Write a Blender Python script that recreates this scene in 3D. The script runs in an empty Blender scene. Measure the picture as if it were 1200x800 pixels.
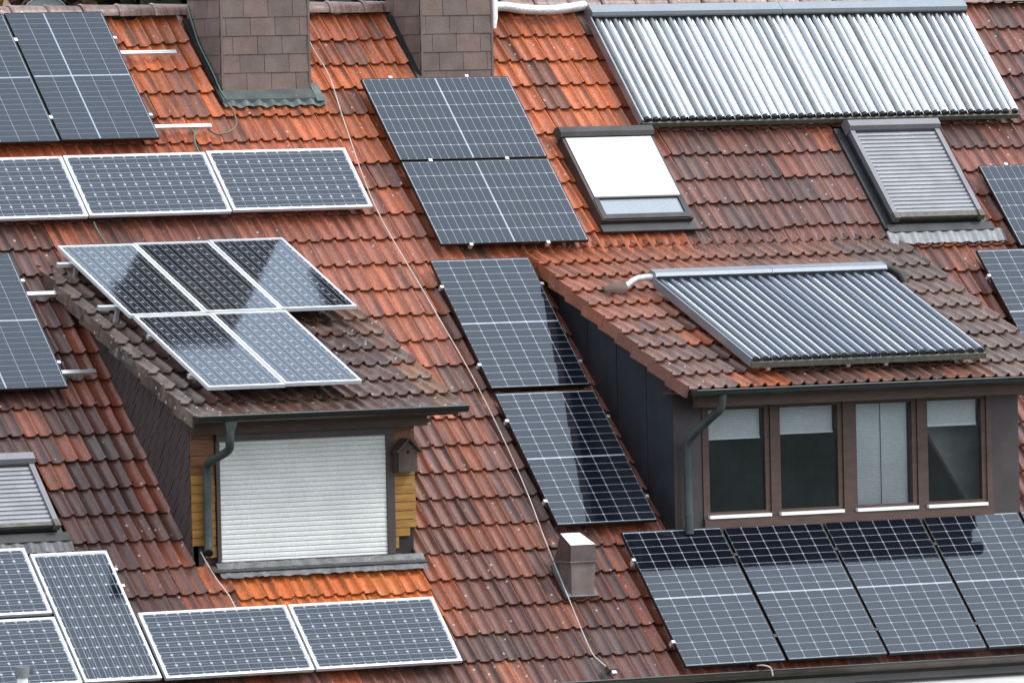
import bpy, math, random
import numpy as np
from mathutils import Matrix, Vector, noise
random.seed(7)
R = math.radians
sc = bpy.context.scene
# ---------------------------------------------------------------- camera
A, EL, RO, DIST = R(29.98723), R(1.5140), R(-1.30249), 86.84855
Fv = Vector((math.sin(A)*math.cos(EL), math.cos(A)*math.cos(EL), -math.sin(EL)))
R0 = Vector((math.cos(A), -math.sin(A), 0)); U0 = R0.cross(Fv)
Rv = R0*math.cos(RO)+U0*math.sin(RO); Uv = -R0*math.sin(RO)+U0*math.cos(RO)
CAM = -DIST*Fv
cd = bpy.data.cameras.new('camera'); cam = bpy.data.objects.new('camera', cd)
sc.collection.objects.link(cam); sc.camera = cam
m = Matrix((Rv, Uv, -Fv)).transposed().to_4x4(); m.translation = CAM
cam.matrix_world = m
cd.sensor_width = 36; cd.lens = 36*10238.57/1200; cd.clip_start = 1; cd.clip_end = 5000
# ---------------------------------------------------------------- sky, sun, exposure
SUN_EL, SUN_AZ = R(46), R(128)            # azimuth from +Y clockwise (towards +X)
w = bpy.data.worlds.new('World'); sc.world = w; w.use_nodes = True
nt = w.node_tree; nt.nodes.clear()
sky = nt.nodes.new('ShaderNodeTexSky'); sky.sky_type = 'NISHITA'; sky.sun_disc = False
sky.sun_elevation = SUN_EL; sky.sun_rotation = SUN_AZ; sky.air_density = 1.0; sky.dust_density = 6.0; sky.ozone_density = 1.0
hs = nt.nodes.new('ShaderNodeHueSaturation'); hs.inputs['Saturation'].default_value = 0.32
mx = nt.nodes.new('ShaderNodeMix'); mx.data_type = 'RGBA'; mx.inputs[0].default_value = 0.75
mx.inputs[7].default_value = (10.0, 11.0, 12.6, 1)      # even cloud deck
bg = nt.nodes.new('ShaderNodeBackground'); bg.inputs['Strength'].default_value = 0.15
ow = nt.nodes.new('ShaderNodeOutputWorld')
nt.links.new(sky.outputs[0], hs.inputs['Color']); nt.links.new(hs.outputs[0], mx.inputs[6])
nt.links.new(mx.outputs[2], bg.inputs['Color']); nt.links.new(bg.outputs[0], ow.inputs[0])
sl = bpy.data.lights.new('sun', 'SUN'); sl.energy = 1.5; sl.angle = R(14); sl.color = (1, .96, .9)
so = bpy.data.objects.new('sun', sl); sc.collection.objects.link(so)
sd = Vector((math.sin(SUN_AZ)*math.cos(SUN_EL), math.cos(SUN_AZ)*math.cos(SUN_EL), math.sin(SUN_EL)))
so.rotation_euler = sd.to_track_quat('Z', 'Y').to_euler()
sc.view_settings.view_transform = 'Standard'; sc.view_settings.look = 'None'
sc.view_settings.exposure = 0.5; sc.view_settings.gamma = 1; sc.view_settings.use_curve_mapping = False
sc.render.engine = 'CYCLES'
# ---------------------------------------------------------------- helpers
COL = sc.collection
class MB:
    def __init__(s): s.v = []; s.f = []; s.sm = []
    def add(s, vs, fs, M=None, smooth=False):
        o = len(s.v)
        s.v += [tuple(M @ Vector(v)) if M is not None else tuple(v) for v in vs]
        s.f += [tuple(i+o for i in f) for f in fs]; s.sm += [smooth]*len(fs)
        return s
    def box(s, x0, x1, y0, y1, z0, z1, M=None):
        return s.add([(x0,y0,z0),(x1,y0,z0),(x1,y1,z0),(x0,y1,z0),(x0,y0,z1),(x1,y0,z1),(x1,y1,z1),(x0,y1,z1)],
                     [(3,2,1,0),(4,5,6,7),(0,1,5,4),(1,2,6,5),(2,3,7,6),(3,0,4,7)], M)
    def prism(s, poly, d, M=None):      # poly: list of 3D points (planar), extruded by vector d
        n = len(poly); d = Vector(d); a = [Vector(q) for q in poly]
        vs = a+[q+d for q in a]
        fs = [tuple(range(n))[::-1], tuple(range(n, 2*n))]+[(i, (i+1) % n, n+(i+1) % n, n+i) for i in range(n)]
        return s.add(vs, fs, M)
    def tube(s, path, r, seg=10, cap=True, M=None):
        path = [Vector(q) for q in path]; vs = []; fs = []; n = len(path)
        rr = r if isinstance(r, (list, tuple)) else [r]*n
        t0 = (path[1]-path[0]).normalized(); ref = Vector((0,0,1)) if abs(t0.z) < .9 else Vector((1,0,0))
        a = t0.cross(ref).normalized()
        for i, q in enumerate(path):
            t = (path[min(i+1, n-1)]-path[max(i-1, 0)]).normalized()
            a = (a-t*a.dot(t)).normalized(); b = t.cross(a)
            for k in range(seg):
                th = 2*math.pi*k/seg; vs.append(q+(a*math.cos(th)+b*math.sin(th))*rr[i])
        for i in range(n-1):
            for k in range(seg): fs.append((i*seg+k, i*seg+(k+1) % seg, (i+1)*seg+(k+1) % seg, (i+1)*seg+k))
        s.add(vs, fs, M, True)
        if cap:
            s.add(vs[:seg], [tuple(range(seg))[::-1]], M); s.add(vs[-seg:], [tuple(range(seg))], M)
        return s
    def mesh(s, name):
        me = bpy.data.meshes.new(name); me.from_pydata(s.v, [], s.f); me.update()
        me.polygons.foreach_set('use_smooth', s.sm); return me
    def build(s, name, mat, parent=None, M=None):
        return link(name, s.mesh(name), mat, parent, M)
def link(name, me, mat=None, parent=None, M=None):
    o = bpy.data.objects.new(name, me); COL.objects.link(o)
    if mat is not None and not me.materials: me.materials.append(mat)
    if parent is not None: o.parent = parent
    if M is not None: o.matrix_basis = M
    return o
def tag(o, label=None, cat=None, group=None, kind=None):
    if label: o['label'] = label
    if cat: o['category'] = cat
    if group: o['group'] = group
    if kind: o['kind'] = kind
    return o
def empty(name, M=None):
    o = bpy.data.objects.new(name, None); COL.objects.link(o); o.empty_display_size = .2
    if M is not None: o.matrix_basis = M
    return o
def smooth_path(pts, k=6):
    pts = [Vector(q) for q in pts]; out = []
    for i in range(len(pts)-1):
        p0 = pts[max(i-1, 0)]; p1 = pts[i]; p2 = pts[i+1]; p3 = pts[min(i+2, len(pts)-1)]
        for j in range(k):
            t = j/k
            out.append(.5*((2*p1)+(p2-p0)*t+(2*p0-5*p1+4*p2-p3)*t*t+(3*p1-p0-3*p2+p3)*t**3))
    return out+[pts[-1]]
T = Matrix.Translation
PITCH = R(47)
RM = Matrix.Rotation(PITCH, 4, 'X')                       # (u, v, w): along eave, up the slope, off the panel plane
DLM = T((0, 0, .263)) @ Matrix.Rotation(R(23.92), 4, 'X') @ T((0, 0, .15))  # left dormer roof, tile surface
DRM = T((0, 0, .42)) @ Matrix.Rotation(R(23.06), 4, 'X') @ T((0, 0, .06))   # right dormer roof
def rp(u, v, w=0): return RM @ Vector((u, v, w))
# ---------------------------------------------------------------- materials
def N(nt, t, **k):
    n = nt.nodes.new(t)
    for a, b in k.items(): setattr(n, a, b)
    return n
def newmat(name):
    m = bpy.data.materials.new(name); m.use_nodes = True; nt = m.node_tree; nt.nodes.clear()
    o = N(nt, 'ShaderNodeOutputMaterial'); b = N(nt, 'ShaderNodeBsdfPrincipled'); nt.links.new(b.outputs[0], o.inputs[0])
    return m, nt, b
def ramp(nt, src, stops):
    r = N(nt, 'ShaderNodeValToRGB'); e = r.color_ramp.elements
    while len(e) < len(stops): e.new(.5)
    for i, (p, c) in enumerate(stops):
        e[i].position = p; e[i].color = (c, c, c, 1) if not isinstance(c, tuple) else (*c, 1)
    nt.links.new(src, r.inputs[0]); return r.outputs[0]
def mixc(nt, f, a, b, mode='MIX'):
    n = N(nt, 'ShaderNodeMix', data_type='RGBA', blend_type=mode)
    for i, x in ((0, f), (6, a), (7, b)):
        if isinstance(x, (int, float)): n.inputs[i].default_value = x
        elif isinstance(x, tuple): n.inputs[i].default_value = (*x, 1) if len(x) == 3 else x
        else: nt.links.new(x, n.inputs[i])
    return n.outputs[2]
KD = .64
def pmat(name, col, rough=.6, metal=0, var=.25, scale=6, col2=None, bump=0, stretch=(1,1,1), spec=.5, fine=40):
    if max(col) < .5: col = tuple(x*KD for x in col); col2 = tuple(x*KD for x in col2) if col2 else None
    m, nt, b = newmat(name)
    g = N(nt, 'ShaderNodeNewGeometry'); mp = N(nt, 'ShaderNodeMapping'); mp.inputs['Scale'].default_value = stretch
    nt.links.new(g.outputs['Position'], mp.inputs[0])
    n1 = N(nt, 'ShaderNodeTexNoise'); n1.inputs['Scale'].default_value = scale; n1.inputs['Detail'].default_value = 5
    n2 = N(nt, 'ShaderNodeTexNoise'); n2.inputs['Scale'].default_value = fine; n2.inputs['Detail'].default_value = 3
    for n in (n1, n2): nt.links.new(mp.outputs[0], n.inputs['Vector'])
    c2 = col2 or tuple(x*(1-var) for x in col); c1 = col if col2 else tuple(min(1, x*(1+var*.5)) for x in col)
    c = mixc(nt, ramp(nt, n1.outputs[0], [(.32, 0.), (.68, 1.)]), c1, c2)
    c = mixc(nt, ramp(nt, n2.outputs[0], [(.35, 0.), (.7, .35)]), c, tuple(x*.6 for x in col))
    nt.links.new(c, b.inputs['Base Color'])
    b.inputs['Metallic'].default_value = metal; b.inputs['Specular IOR Level'].default_value = spec
    rr = N(nt, 'ShaderNodeMapRange'); rr.inputs[3].default_value = max(.02, rough-.08); rr.inputs[4].default_value = min(1, rough+.1)
    nt.links.new(n1.outputs[0], rr.inputs[0]); nt.links.new(rr.outputs[0], b.inputs['Roughness'])
    if bump:
        bp = N(nt, 'ShaderNodeBump'); bp.inputs['Strength'].default_value = bump; bp.inputs['Distance'].default_value = .01
        nt.links.new(n2.outputs[0], bp.inputs['Height']); nt.links.new(bp.outputs[0], b.inputs['Normal'])
    return m
def tile_mat(name, RMx, attr, lichen=.5, moss=0., rough=.34):
    """clay roof tile: colour per tile, streaks down the slope, grime, lichen specks"""
    m, nt, b = newmat(name); L = nt.links
    if attr:
        a = N(nt, 'ShaderNodeAttribute', attribute_name='tint'); base, rnd = a.outputs['Color'], a.outputs['Alpha']
    else:
        a = N(nt, 'ShaderNodeObjectInfo'); base, rnd = a.outputs['Color'], a.outputs['Alpha']
    g = N(nt, 'ShaderNodeNewGeometry')
    vr = N(nt, 'ShaderNodeVectorRotate', rotation_type='X_AXIS'); vr.inputs['Angle'].default_value = -RMx
    L.new(g.outputs['Position'], vr.inputs['Vector'])
    sx = N(nt, 'ShaderNodeSeparateXYZ'); L.new(vr.outputs[0], sx.inputs[0])
    rz = N(nt, 'ShaderNodeMath', operation='MULTIPLY'); L.new(rnd, rz.inputs[0]); rz.inputs[1].default_value = 60
    def vec(su, sv):
        c = N(nt, 'ShaderNodeCombineXYZ')
        for i, (o, k) in enumerate(((sx.outputs[0], su), (sx.outputs[1], sv))):
            q = N(nt, 'ShaderNodeMath', operation='MULTIPLY'); L.new(o, q.inputs[0]); q.inputs[1].default_value = k; L.new(q.outputs[0], c.inputs[i])
        L.new(rz.outputs[0], c.inputs[2]); return c.outputs[0]
    def noi(v, s, d=3):
        n = N(nt, 'ShaderNodeTexNoise'); n.inputs['Scale'].default_value = s; n.inputs['Detail'].default_value = d
        L.new(v, n.inputs['Vector']); return n.outputs[0]
    st = noi(vec(17, 1.3), 1., 2)                     # streaks running down the slope, different in each tile
    st2 = noi(vec(42, 2.6), 1., 3)
    gr = noi(vr.outputs[0], 3.2, 6); fn = noi(vr.outputs[0], 75, 3); md = noi(vr.outputs[0], 22, 4)
    hue = mixc(nt, 1., base, (1.06, 1.0, .94), 'MULTIPLY')
    dk = mixc(nt, 1., base, (.36, .40, .45), 'MULTIPLY')
    c = mixc(nt, ramp(nt, st, [(.30, 0.), (.54, 1.)]), dk, hue)
    c = mixc(nt, ramp(nt, st2, [(.52, 0.), (.82, .5)]), c, mixc(nt, 1., base, (1.25, 1.7, 2.0), 'MULTIPLY'))
    c = mixc(nt, ramp(nt, gr, [(.56, 0.), (.78, .5)]), c, (.05, .032, .026))
    c = mixc(nt, ramp(nt, md, [(.42, 0.), (.75, .4)]), c, mixc(nt, 1., c, (.5, .5, .52), 'MULTIPLY'))
    c = mixc(nt, ramp(nt, fn, [(.3, .6), (.56, 0.)]), c, (.03, .020, .016))
    c = mixc(nt, ramp(nt, fn, [(.60, 0.), (.80, .45)]), c, mixc(nt, 1., base, (1.6, 1.9, 2.1), 'MULTIPLY'))
    vo = N(nt, 'ShaderNodeTexVoronoi'); vo.inputs['Scale'].default_value = 14; L.new(vr.outputs[0], vo.inputs['Vector'])
    sp = N(nt, 'ShaderNodeSeparateColor'); L.new(vo.outputs['Color'], sp.inputs[0])
    thr = N(nt, 'ShaderNodeMath', operation='MULTIPLY_ADD'); L.new(sp.outputs[0], thr.inputs[0]); thr.inputs[1].default_value = .20*lichen+.03; thr.inputs[2].default_value = .02
    ad = N(nt, 'ShaderNodeMath', operation='MULTIPLY_ADD'); L.new(noi(vr.outputs[0], 60, 2), ad.inputs[0]); ad.inputs[1].default_value = .12; L.new(vo.outputs['Distance'], ad.inputs[2])
    sb = N(nt, 'ShaderNodeMath', operation='SUBTRACT'); L.new(ad.outputs[0], sb.inputs[0]); sb.inputs[1].default_value = .06
    lt = N(nt, 'ShaderNodeMath', operation='LESS_THAN'); L.new(sb.outputs[0], lt.inputs[0]); L.new(thr.outputs[0], lt.inputs[1])
    pk = N(nt, 'ShaderNodeMath', operation='GREATER_THAN'); L.new(sp.outputs[1], pk.inputs[0]); pk.inputs[1].default_value = 1-.45*lichen
    mu = N(nt, 'ShaderNodeMath', operation='MULTIPLY'); L.new(lt.outputs[0], mu.inputs[0]); L.new(pk.outputs[0], mu.inputs[1])
    m8 = N(nt, 'ShaderNodeMath', operation='MULTIPLY'); L.new(mu.outputs[0], m8.inputs[0]); m8.inputs[1].default_value = .8
    c = mixc(nt, m8.outputs[0], c, (.40, .37, .33))
    if moss:
        mo = noi(vr.outputs[0], 7, 6)
        c = mixc(nt, ramp(nt, mo, [(.52, 0.), (.62, moss)]), c, (.19, .165, .14))
        mo2 = noi(vr.outputs[0], 11, 5)
        c = mixc(nt, ramp(nt, mo2, [(.60, 0.), (.68, moss)]), c, (.055, .042, .022))
    L.new(c, b.inputs['Base Color'])
    rr = N(nt, 'ShaderNodeMapRange'); rr.inputs[3].default_value = rough-.14; rr.inputs[4].default_value = rough+.3
    L.new(md, rr.inputs[0]); L.new(rr.outputs[0], b.inputs['Roughness'])
    bp = N(nt, 'ShaderNodeBump'); bp.inputs['Strength'].default_value = .35; bp.inputs['Distance'].default_value = .006
    L.new(fn, bp.inputs['Height']); L.new(bp.outputs[0], b.inputs['Normal'])
    return m
def glass_mat(name, rough, dust=.04, ior=1.6, dustcol=(.6,.65,.7), gcol=(.80, .90, 1), wav=0):
    m, nt, b = newmat(name); nt.nodes.remove(b); L = nt.links
    o = [n for n in nt.nodes if n.type == 'OUTPUT_MATERIAL'][0]
    fr = N(nt, 'ShaderNodeFresnel'); fr.inputs[0].default_value = ior
    tr = N(nt, 'ShaderNodeBsdfTransparent'); gl = N(nt, 'ShaderNodeBsdfGlossy'); gl.inputs['Roughness'].default_value = rough; gl.inputs['Color'].default_value = (*gcol, 1)
    df = N(nt, 'ShaderNodeBsdfDiffuse'); df.inputs[0].default_value = (*dustcol, 1)
    g = N(nt, 'ShaderNodeNewGeometry'); n = N(nt, 'ShaderNodeTexNoise'); n.inputs['Scale'].default_value = 2.3; n.inputs['Detail'].default_value = 7
    L.new(g.outputs['Position'], n.inputs['Vector'])
    dm = N(nt, 'ShaderNodeMapRange'); dm.inputs[1].default_value = .3; dm.inputs[2].default_value = .7; dm.inputs[3].default_value = dust*.6; dm.inputs[4].default_value = dust*1.4
    L.new(n.outputs[0], dm.inputs[0])
    if wav:
        nw = N(nt, 'ShaderNodeTexNoise'); nw.inputs['Scale'].default_value = 1.6; nw.inputs['Detail'].default_value = 1; L.new(g.outputs['Position'], nw.inputs['Vector'])
        bw = N(nt, 'ShaderNodeBump'); bw.inputs['Distance'].default_value = wav; bw.inputs['Strength'].default_value = 1; L.new(nw.outputs[0], bw.inputs['Height']); L.new(bw.outputs[0], gl.inputs['Normal'])
    m1 = N(nt, 'ShaderNodeMixShader'); m2 = N(nt, 'ShaderNodeMixShader')
    L.new(dm.outputs[0], m1.inputs[0]); L.new(tr.outputs[0], m1.inputs[1]); L.new(df.outputs[0], m1.inputs[2])
    L.new(fr.outputs[0], m2.inputs[0]); L.new(m1.outputs[0], m2.inputs[1]); L.new(gl.outputs[0], m2.inputs[2])
    L.new(m2.outputs[0], o.inputs[0]); return m
M = {}
M['tile_main'] = tile_mat('clay tile', PITCH, False, .75)
M['tile_main_s'] = tile_mat('clay tile field', PITCH, True, .75)
M['tile_dl'] = tile_mat('mossy clay tile', R(23.92), False, 1.0, .45, .42)
M['tile_dr'] = tile_mat('weathered clay tile', R(23.06), False, .7, .06, .30)
M['ridge'] = tile_mat('ridge tile', PITCH, False, .8, .3)
M['batten'] = pmat('dark batten', (.035, .028, .024), .9)
M['brown_wood'] = pmat('brown stained wood', (.105, .051, .033), .55, 0, .3, 5, None, .3, (1, 1, 6))
M['dark_brown'] = pmat('dark brown panel', (.062, .043, .043), .55, 0, .3, 4, None, .2)
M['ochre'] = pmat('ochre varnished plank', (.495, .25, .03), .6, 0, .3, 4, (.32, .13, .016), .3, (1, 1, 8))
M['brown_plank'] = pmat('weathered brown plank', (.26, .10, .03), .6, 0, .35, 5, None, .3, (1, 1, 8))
M['zinc'] = pmat('dark weathered zinc', (.055, .066, .064), .45, .3, .4, 5, (.10, .125, .115), .1)
M['zinc_dark'] = pmat('black zinc', (.03, .033, .036), .4, .2, .4, 6)
M['zinc_brown'] = pmat('brown grey gutter', (.14, .115, .095), .5, .2, .35, 5)
M['lead'] = pmat('lead flashing', (.15, .15, .16), .5, .2, .4, 9, None, .5)
M['lead_light'] = pmat('pale grey lead', (.28, .29, .30), .5, .1, .25, 9, None, .3)
M['patina'] = pmat('green patina flashing', (.055, .065, .06), .55, .1, .5, 10, (.16, .21, .20), .4)
M['sill_grey'] = pmat('grey metal sill', (.065, .065, .063), .7, 0, .3, 5)
M['anthracite'] = pmat('anthracite cladding', (.022, .026, .033), .42, 0, .35, 4, None, .1)
M['slate'] = pmat('brown fibre slate', (.088, .062, .058), .6, 0, .25, 3, None, .2)
M['slate_dark'] = pmat('slate backing', (.018, .014, .014), .8)
M['shingle'] = pmat('brown bitumen shingle', (.245, .165, .135), .85, 0, .22, 5, None, .4, fine=60)
M['shingle_b'] = pmat('grey brown bitumen shingle', (.205, .148, .125), .85, 0, .22, 5, None, .4, fine=60)
M['alu'] = pmat('aluminium', (.72, .73, .74), .35, .7, .12, 8)
M['alu_white'] = pmat('pale anodised frame', (.62, .63, .65), .38, .35, .08, 6)
M['black_frame'] = pmat('black anodised frame', (.012, .012, .014), .4, .2, .2, 8)
M['backsheet'] = pmat('white backsheet', (.62, .65, .70), .6, 0, .05, 5, spec=0)
M['backsheet_b'] = pmat('pale backsheet', (.55, .60, .68), .6, 0, .05, 5, spec=0)
M['cell_half'] = pmat('monocrystalline half cell', (.007, .012, .026), .5, 0, .25, 3, spec=0)
M['cell_full'] = pmat('monocrystalline cell', (.007, .012, .026), .5, 0, .3, 5, spec=0)
M['busbar'] = pmat('silver busbar', (.52, .56, .62), .45, 0, .1, 8, spec=0)
M['pv_glass'] = glass_mat('solar glass', .035, .006)
M['pv_glass_old'] = glass_mat('older solar glass', .075, .008, wav=.0015)
M['win_glass'] = glass_mat('window glass', .0, .015, 1.5)
M['white_paint'] = pmat('white plastic', (.80, .80, .78), .5, 0, .06, 4)
M['shutter_white'] = pmat('pale shutter slat', (.60, .60, .57), .5, 0, .08, 3)
M['shutter_grey'] = pmat('grey shutter slat', (.33, .335, .36), .45, .15, .12, 4)
M['shutter_case'] = pmat('grey shutter case', (.24, .232, .255), .42, .3, .12, 4)
M['shutter_dirty'] = pmat('grimy end cap', (.13, .115, .09), .6, 0, .4, 20)
M['skylight_brown'] = pmat('brown skylight frame', (.075, .048, .046), .5, .1, .25, 5)
M['awning'] = pmat('white awning cloth', (.53, .525, .51), .8, 0, .08, 2)
M['painted_pane'] = pmat('pane painted sky white', (.40, .45, .49), .15, 0, .06, 3)  # opaque pane: reflected sky and white inside are put into its colour
M['blind'] = pmat('venetian blind', (.62, .66, .66), .6, 0, .08, 3)
M['interior'] = pmat('dim room', (.045, .05, .05), .9)
M['interior_wall'] = pmat('pale sloping ceiling', (.32, .34, .32), .9)
M['tube_silver'] = pmat('silvered vacuum tube', (.44, .47, .49), .15, .8, .08, 3)
M['tube_blue'] = pmat('dark blue vacuum tube', (.09, .115, .16), .06, 0, .15, 3); M['tube_blue'].node_tree.nodes['Principled BSDF'].inputs['IOR'].default_value = 1.7
M['mirror'] = pmat('trough mirror', (.80, .82, .84), .28, .95, .08, 4)
M['header'] = pmat('collector header', (.38, .42, .46), .3, .6, .1, 3)
M['rubber'] = pmat('black rubber', (.015, .015, .016), .7)
M['lichen_rail'] = pmat('lichened rail', (.10, .105, .09), .7, .1, .5, 25, (.20, .20, .14))
M['foil'] = pmat('foil insulation', (.62, .63, .64), .4, .4, .2, 18, None, .6)
M['cable_white'] = pmat('pale wire', (.52, .48, .43), .5)
M['cable_green'] = pmat('green cable', (.10, .20, .15), .5)
M['cable_black'] = pmat('black hose', (.016, .016, .016), .6)
M['vent_metal'] = pmat('brown vent metal', (.115, .075, .072), .5, .15, .3, 8)
M['vent_light'] = pmat('worn vent metal', (.27, .20, .18), .5, .2, .3, 8)
M['old_wood'] = pmat('grey weathered wood', (.11, .078, .055), .8, 0, .4, 9, None, .5, (1, 1, .3))
M['plaster'] = pmat('pale plaster', (.52, .50, .47), .9, 0, .12, 2)
M['dish'] = pmat('pale green dish', (.34, .42, .41), .5, 0, .1, 3)
M['hole'] = pmat('hole', (.004, .004, .004), .9)
M['bark'] = pmat('bark', (.16, .11, .08), .9, 0, .4, 9, None, .5, (1, 1, .2))
M['leaf'] = pmat('dark needle foliage', (.040, .052, .024), .8, 0, .5, 1.5)
M['leaf_brown'] = pmat('brown winter foliage', (.26, .165, .10), .8, 0, .5, 1.5)
M['soil'] = pmat('leaf litter', (.20, .13, .085), .95, 0, .5, .8)
M['grass'] = pmat('meadow', (.055, .075, .03), .95, 0, .4, .3)
M['copper_clip'] = pmat('clamp', (.55, .55, .56), .4, .6)
# ---------------------------------------------------------------- ground and hill
ground = MB().add([(-2500,-2500,-8.5),(2500,-2500,-8.5),(2500,2500,-8.5),(-2500,2500,-8.5)], [(0,1,2,3)]).build('ground', M['grass'])
tag(ground, kind='structure')
def hz(x, y):
    t = max(0., y-9)
    return -8.6+min(t*.50, 34)+noise.noise(Vector((x*.08, y*.08, 0)))*min(t*.06, 1.0)
nx, ny = 60, 40; vs = []; fs = []
for j in range(ny):
    for i in range(nx):
        x = -90+i*4; y = 7+j*3.2; vs.append((x, y, hz(x, y)))
for j in range(ny-1):
    for i in range(nx-1): fs.append((j*nx+i, j*nx+i+1, (j+1)*nx+i+1, (j+1)*nx+i))
hill = MB().add(vs, fs, None, True).build('hillside', M['soil']); tag(hill, kind='structure')
# ---------------------------------------------------------------- layout data (roof coordinates u, v in metres)
SA, SB, SC = (1.134, 1.722), (1.096, 1.754), (.808, 1.58)
PV = [  # type, landscape, frame matrix, u, v, scale, label, group, clamps
 ('B', 0, RM, -4.530, 3.740, 'grey five-column solar panel under the ridge, the one away from the chimney'),
 ('B', 0, RM, -3.411, 3.751, 'grey five-column solar panel under the ridge, rail stubs pointing towards the shingled chimney'),
 ('B', 0, RM, -5.630, 0.519, 'grey five-column solar panel beside the slate cheek of the shuttered dormer'),
 ('C', 1, RM, -4.838, 2.250, 'silver framed landscape panel of the row of three, farthest from the lightning wire'),
 ('C', 1, RM, -3.235, 2.259, 'silver framed landscape solar panel in the middle of the row of three below the chimney'),
 ('C', 1, RM, -1.628, 2.272, 'silver framed landscape solar panel whose end touches the white lightning wire'),
 ('C', 1, RM, -7.072, -2.752, 'silver framed landscape solar panel directly below the small shuttered roof window'),
 ('C', 1, RM, -7.072, -3.612, 'silver framed landscape solar panel behind the grey vent pipe'),
 ('C', 0, RM, -5.848, -3.222, 'upright silver framed solar panel between landscape panels near the eave'),
 ('C', 1, RM, -4.609, -3.619, 'silver framed landscape solar panel below the downpipe outlet of the shuttered dormer'),
 ('C', 1, RM, -2.998, -3.617, 'silver framed landscape solar panel below the bright orange tiles, ending on open tiles'),
 ('AL', 1, RM, 0.586, 3.054, 'black framed landscape solar panel standing against the foot of a chimney'),
 ('AL', 1, RM, 0.588, 1.893, 'black framed landscape solar panel, lower of the pair below a chimney, beside the white awning'),
 ('A', 0, RM, 0.086, 0.259, 'black framed upright solar panel beside the anthracite dormer cheek, upper of the two'),
 ('A', 0, RM, 0.095, -1.534, 'black framed upright solar panel beside the anthracite dormer cheek, lower one, half dark with reflection'),
 ('A', 0, RM, 0.757, -3.391, 'black framed upright solar panel at the eave beside the square metal roof vent'),
 ('A', 0, RM, 1.929, -3.388, 'black framed upright solar panel at the eave, second from the square metal roof vent'),
 ('A', 0, RM, 3.092, -3.387, 'black framed upright solar panel at the eave, third from the square metal roof vent'),
 ('A', 0, RM, 4.257, -3.386, 'black framed upright solar panel at the eave, fourth from the square metal roof vent'),
 ('A', 0, RM, 5.425, -3.385, 'black framed upright solar panel at the eave, fifth from the square metal roof vent'),
 ('AL', 1, RM, 7.410, 1.630, 'black framed landscape solar panel beside the grey shuttered roof window'),
 ('A', 0, RM, 6.540, 0.154, 'black framed upright solar panel beside the mossy edge of the glazed dormer roof'),
]
DOFF = .169
LABU = ['silver framed panel on the shuttered dormer, upper row, beside the slate cheek', 'silver framed solar panel on the shuttered dormer, middle of its upper row of three',
        'silver framed solar panel on the shuttered dormer, upper row, without a panel below it']
LABL = ['silver framed solar panel above the downpipe of the shuttered dormer, lower row', 'silver framed solar panel on the shuttered dormer, lower row, next to bare mossy tiles']
for i in range(3): PV.append(('D', 0, DLM, -4.514+.8425*(i+.5), 1.284-.827+.015*i, LABU[i]))
for i in range(2): PV.append(('D', 0, DLM, -4.480+.8425*(i+.5), -.372-.827+.015*i, LABL[i]))
def pv_size(t): return {'A': SA, 'AL': SA, 'B': SB, 'C': SC, 'D': (.832, 1.640)}[t]
OCC = []                                # quads that hide tiles from the photograph's viewpoint
def occ(*q): OCC.append([np.array(x) for x in q])
def occ_rect(MX, a, b, c, d, w): occ(*[MX @ Vector(q) for q in ((a, c, w), (b, c, w), (b, d, w), (a, d, w))])
for t, land, MX, u, v, lab in PV:
    sx_, sy_ = pv_size(t)
    if land: sx_, sy_ = sy_, sx_
    occ_rect(MX, u-sx_/2, u+sx_/2, v-sy_/2, v+sy_/2, DOFF if t == 'D' else 0)
DLX0, DLX1, DLY = -4.49, -2.066, -1.61
DRX0, DRX1, DRY = .824, 4.872, -1.70
CH1 = (-1.84, -.84, 2.53, 3.24, 4.22); CH2 = (.53, 1.358, 2.63, 3.36, 4.25)
TC = (2.75, 7.42, 2.95, 4.56)
occ_rect(RM, *TC, .03)
occ_rect(DLM, -4.73, -1.757, -2.28, 1.1, 0); occ_rect(DRM, .717, 5.217, -2.326, 1.1, 0)
occ((DLX0, DLY, -.6), (DLX1, DLY, -.6), (DLX1, DLY, -2.05), (DLX0, DLY, -2.05))
occ((DRX0, DRY, -.5), (DRX1, DRY, -.5), (DRX1, DRY, -1.9), (DRX0, DRY, -1.9))
occ((DLX0, DLY, -.5), (DLX0, 1.0, .8), (DLX0, 1.0, .8), (DLX0, DLY, -1.85)); occ((DRX0, DRY, -.4), (DRX0, 1.1, .9), (DRX0, 1.1, .9), (DRX0, DRY, -1.85))
for x0, x1, y0, y1, zt in (CH1, CH2):
    occ((x0, y0, 2), (x1, y0, 2), (x1, y0, zt), (x0, y0, zt)); occ((x0, y0, 2), (x0, y1, 2), (x0, y1, zt), (x0, y0, zt))
SKY = [(1.745, 2.83, 1.62, 2.92), (5.16, 6.30, 1.45, 2.87), (-6.95, -5.80, -2.14, -1.18)]
for a, b, c, d in SKY: occ_rect(RM, a, b, c, d, 0)
OQ = []
for q in OCC:
    for tri in ((0, 1, 2), (0, 2, 3)):
        OQ.append([q[i] for i in tri])
OQ = np.array(OQ, float)
camP = np.array(CAM)
def hidden(pts):                        # Moeller-Trumbore from each point to the camera
    P = np.array(pts); D = camP-P; e1 = OQ[:, 1]-OQ[:, 0]; e2 = OQ[:, 2]-OQ[:, 0]
    h = np.cross(D[:, None, :], e2[None]); a = (e1[None]*h).sum(-1); a[abs(a) < 1e-9] = 1e-9
    s = P[:, None, :]-OQ[None, :, 0]; u = (s*h).sum(-1)/a; q = np.cross(s, e1[None]); v = (D[:, None, :]*q).sum(-1)/a
    t = (e2[None]*q).sum(-1)/a
    return ((u >= 0) & (v >= 0) & (u+v <= 1) & (t > 1e-4)).any(1)
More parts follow.
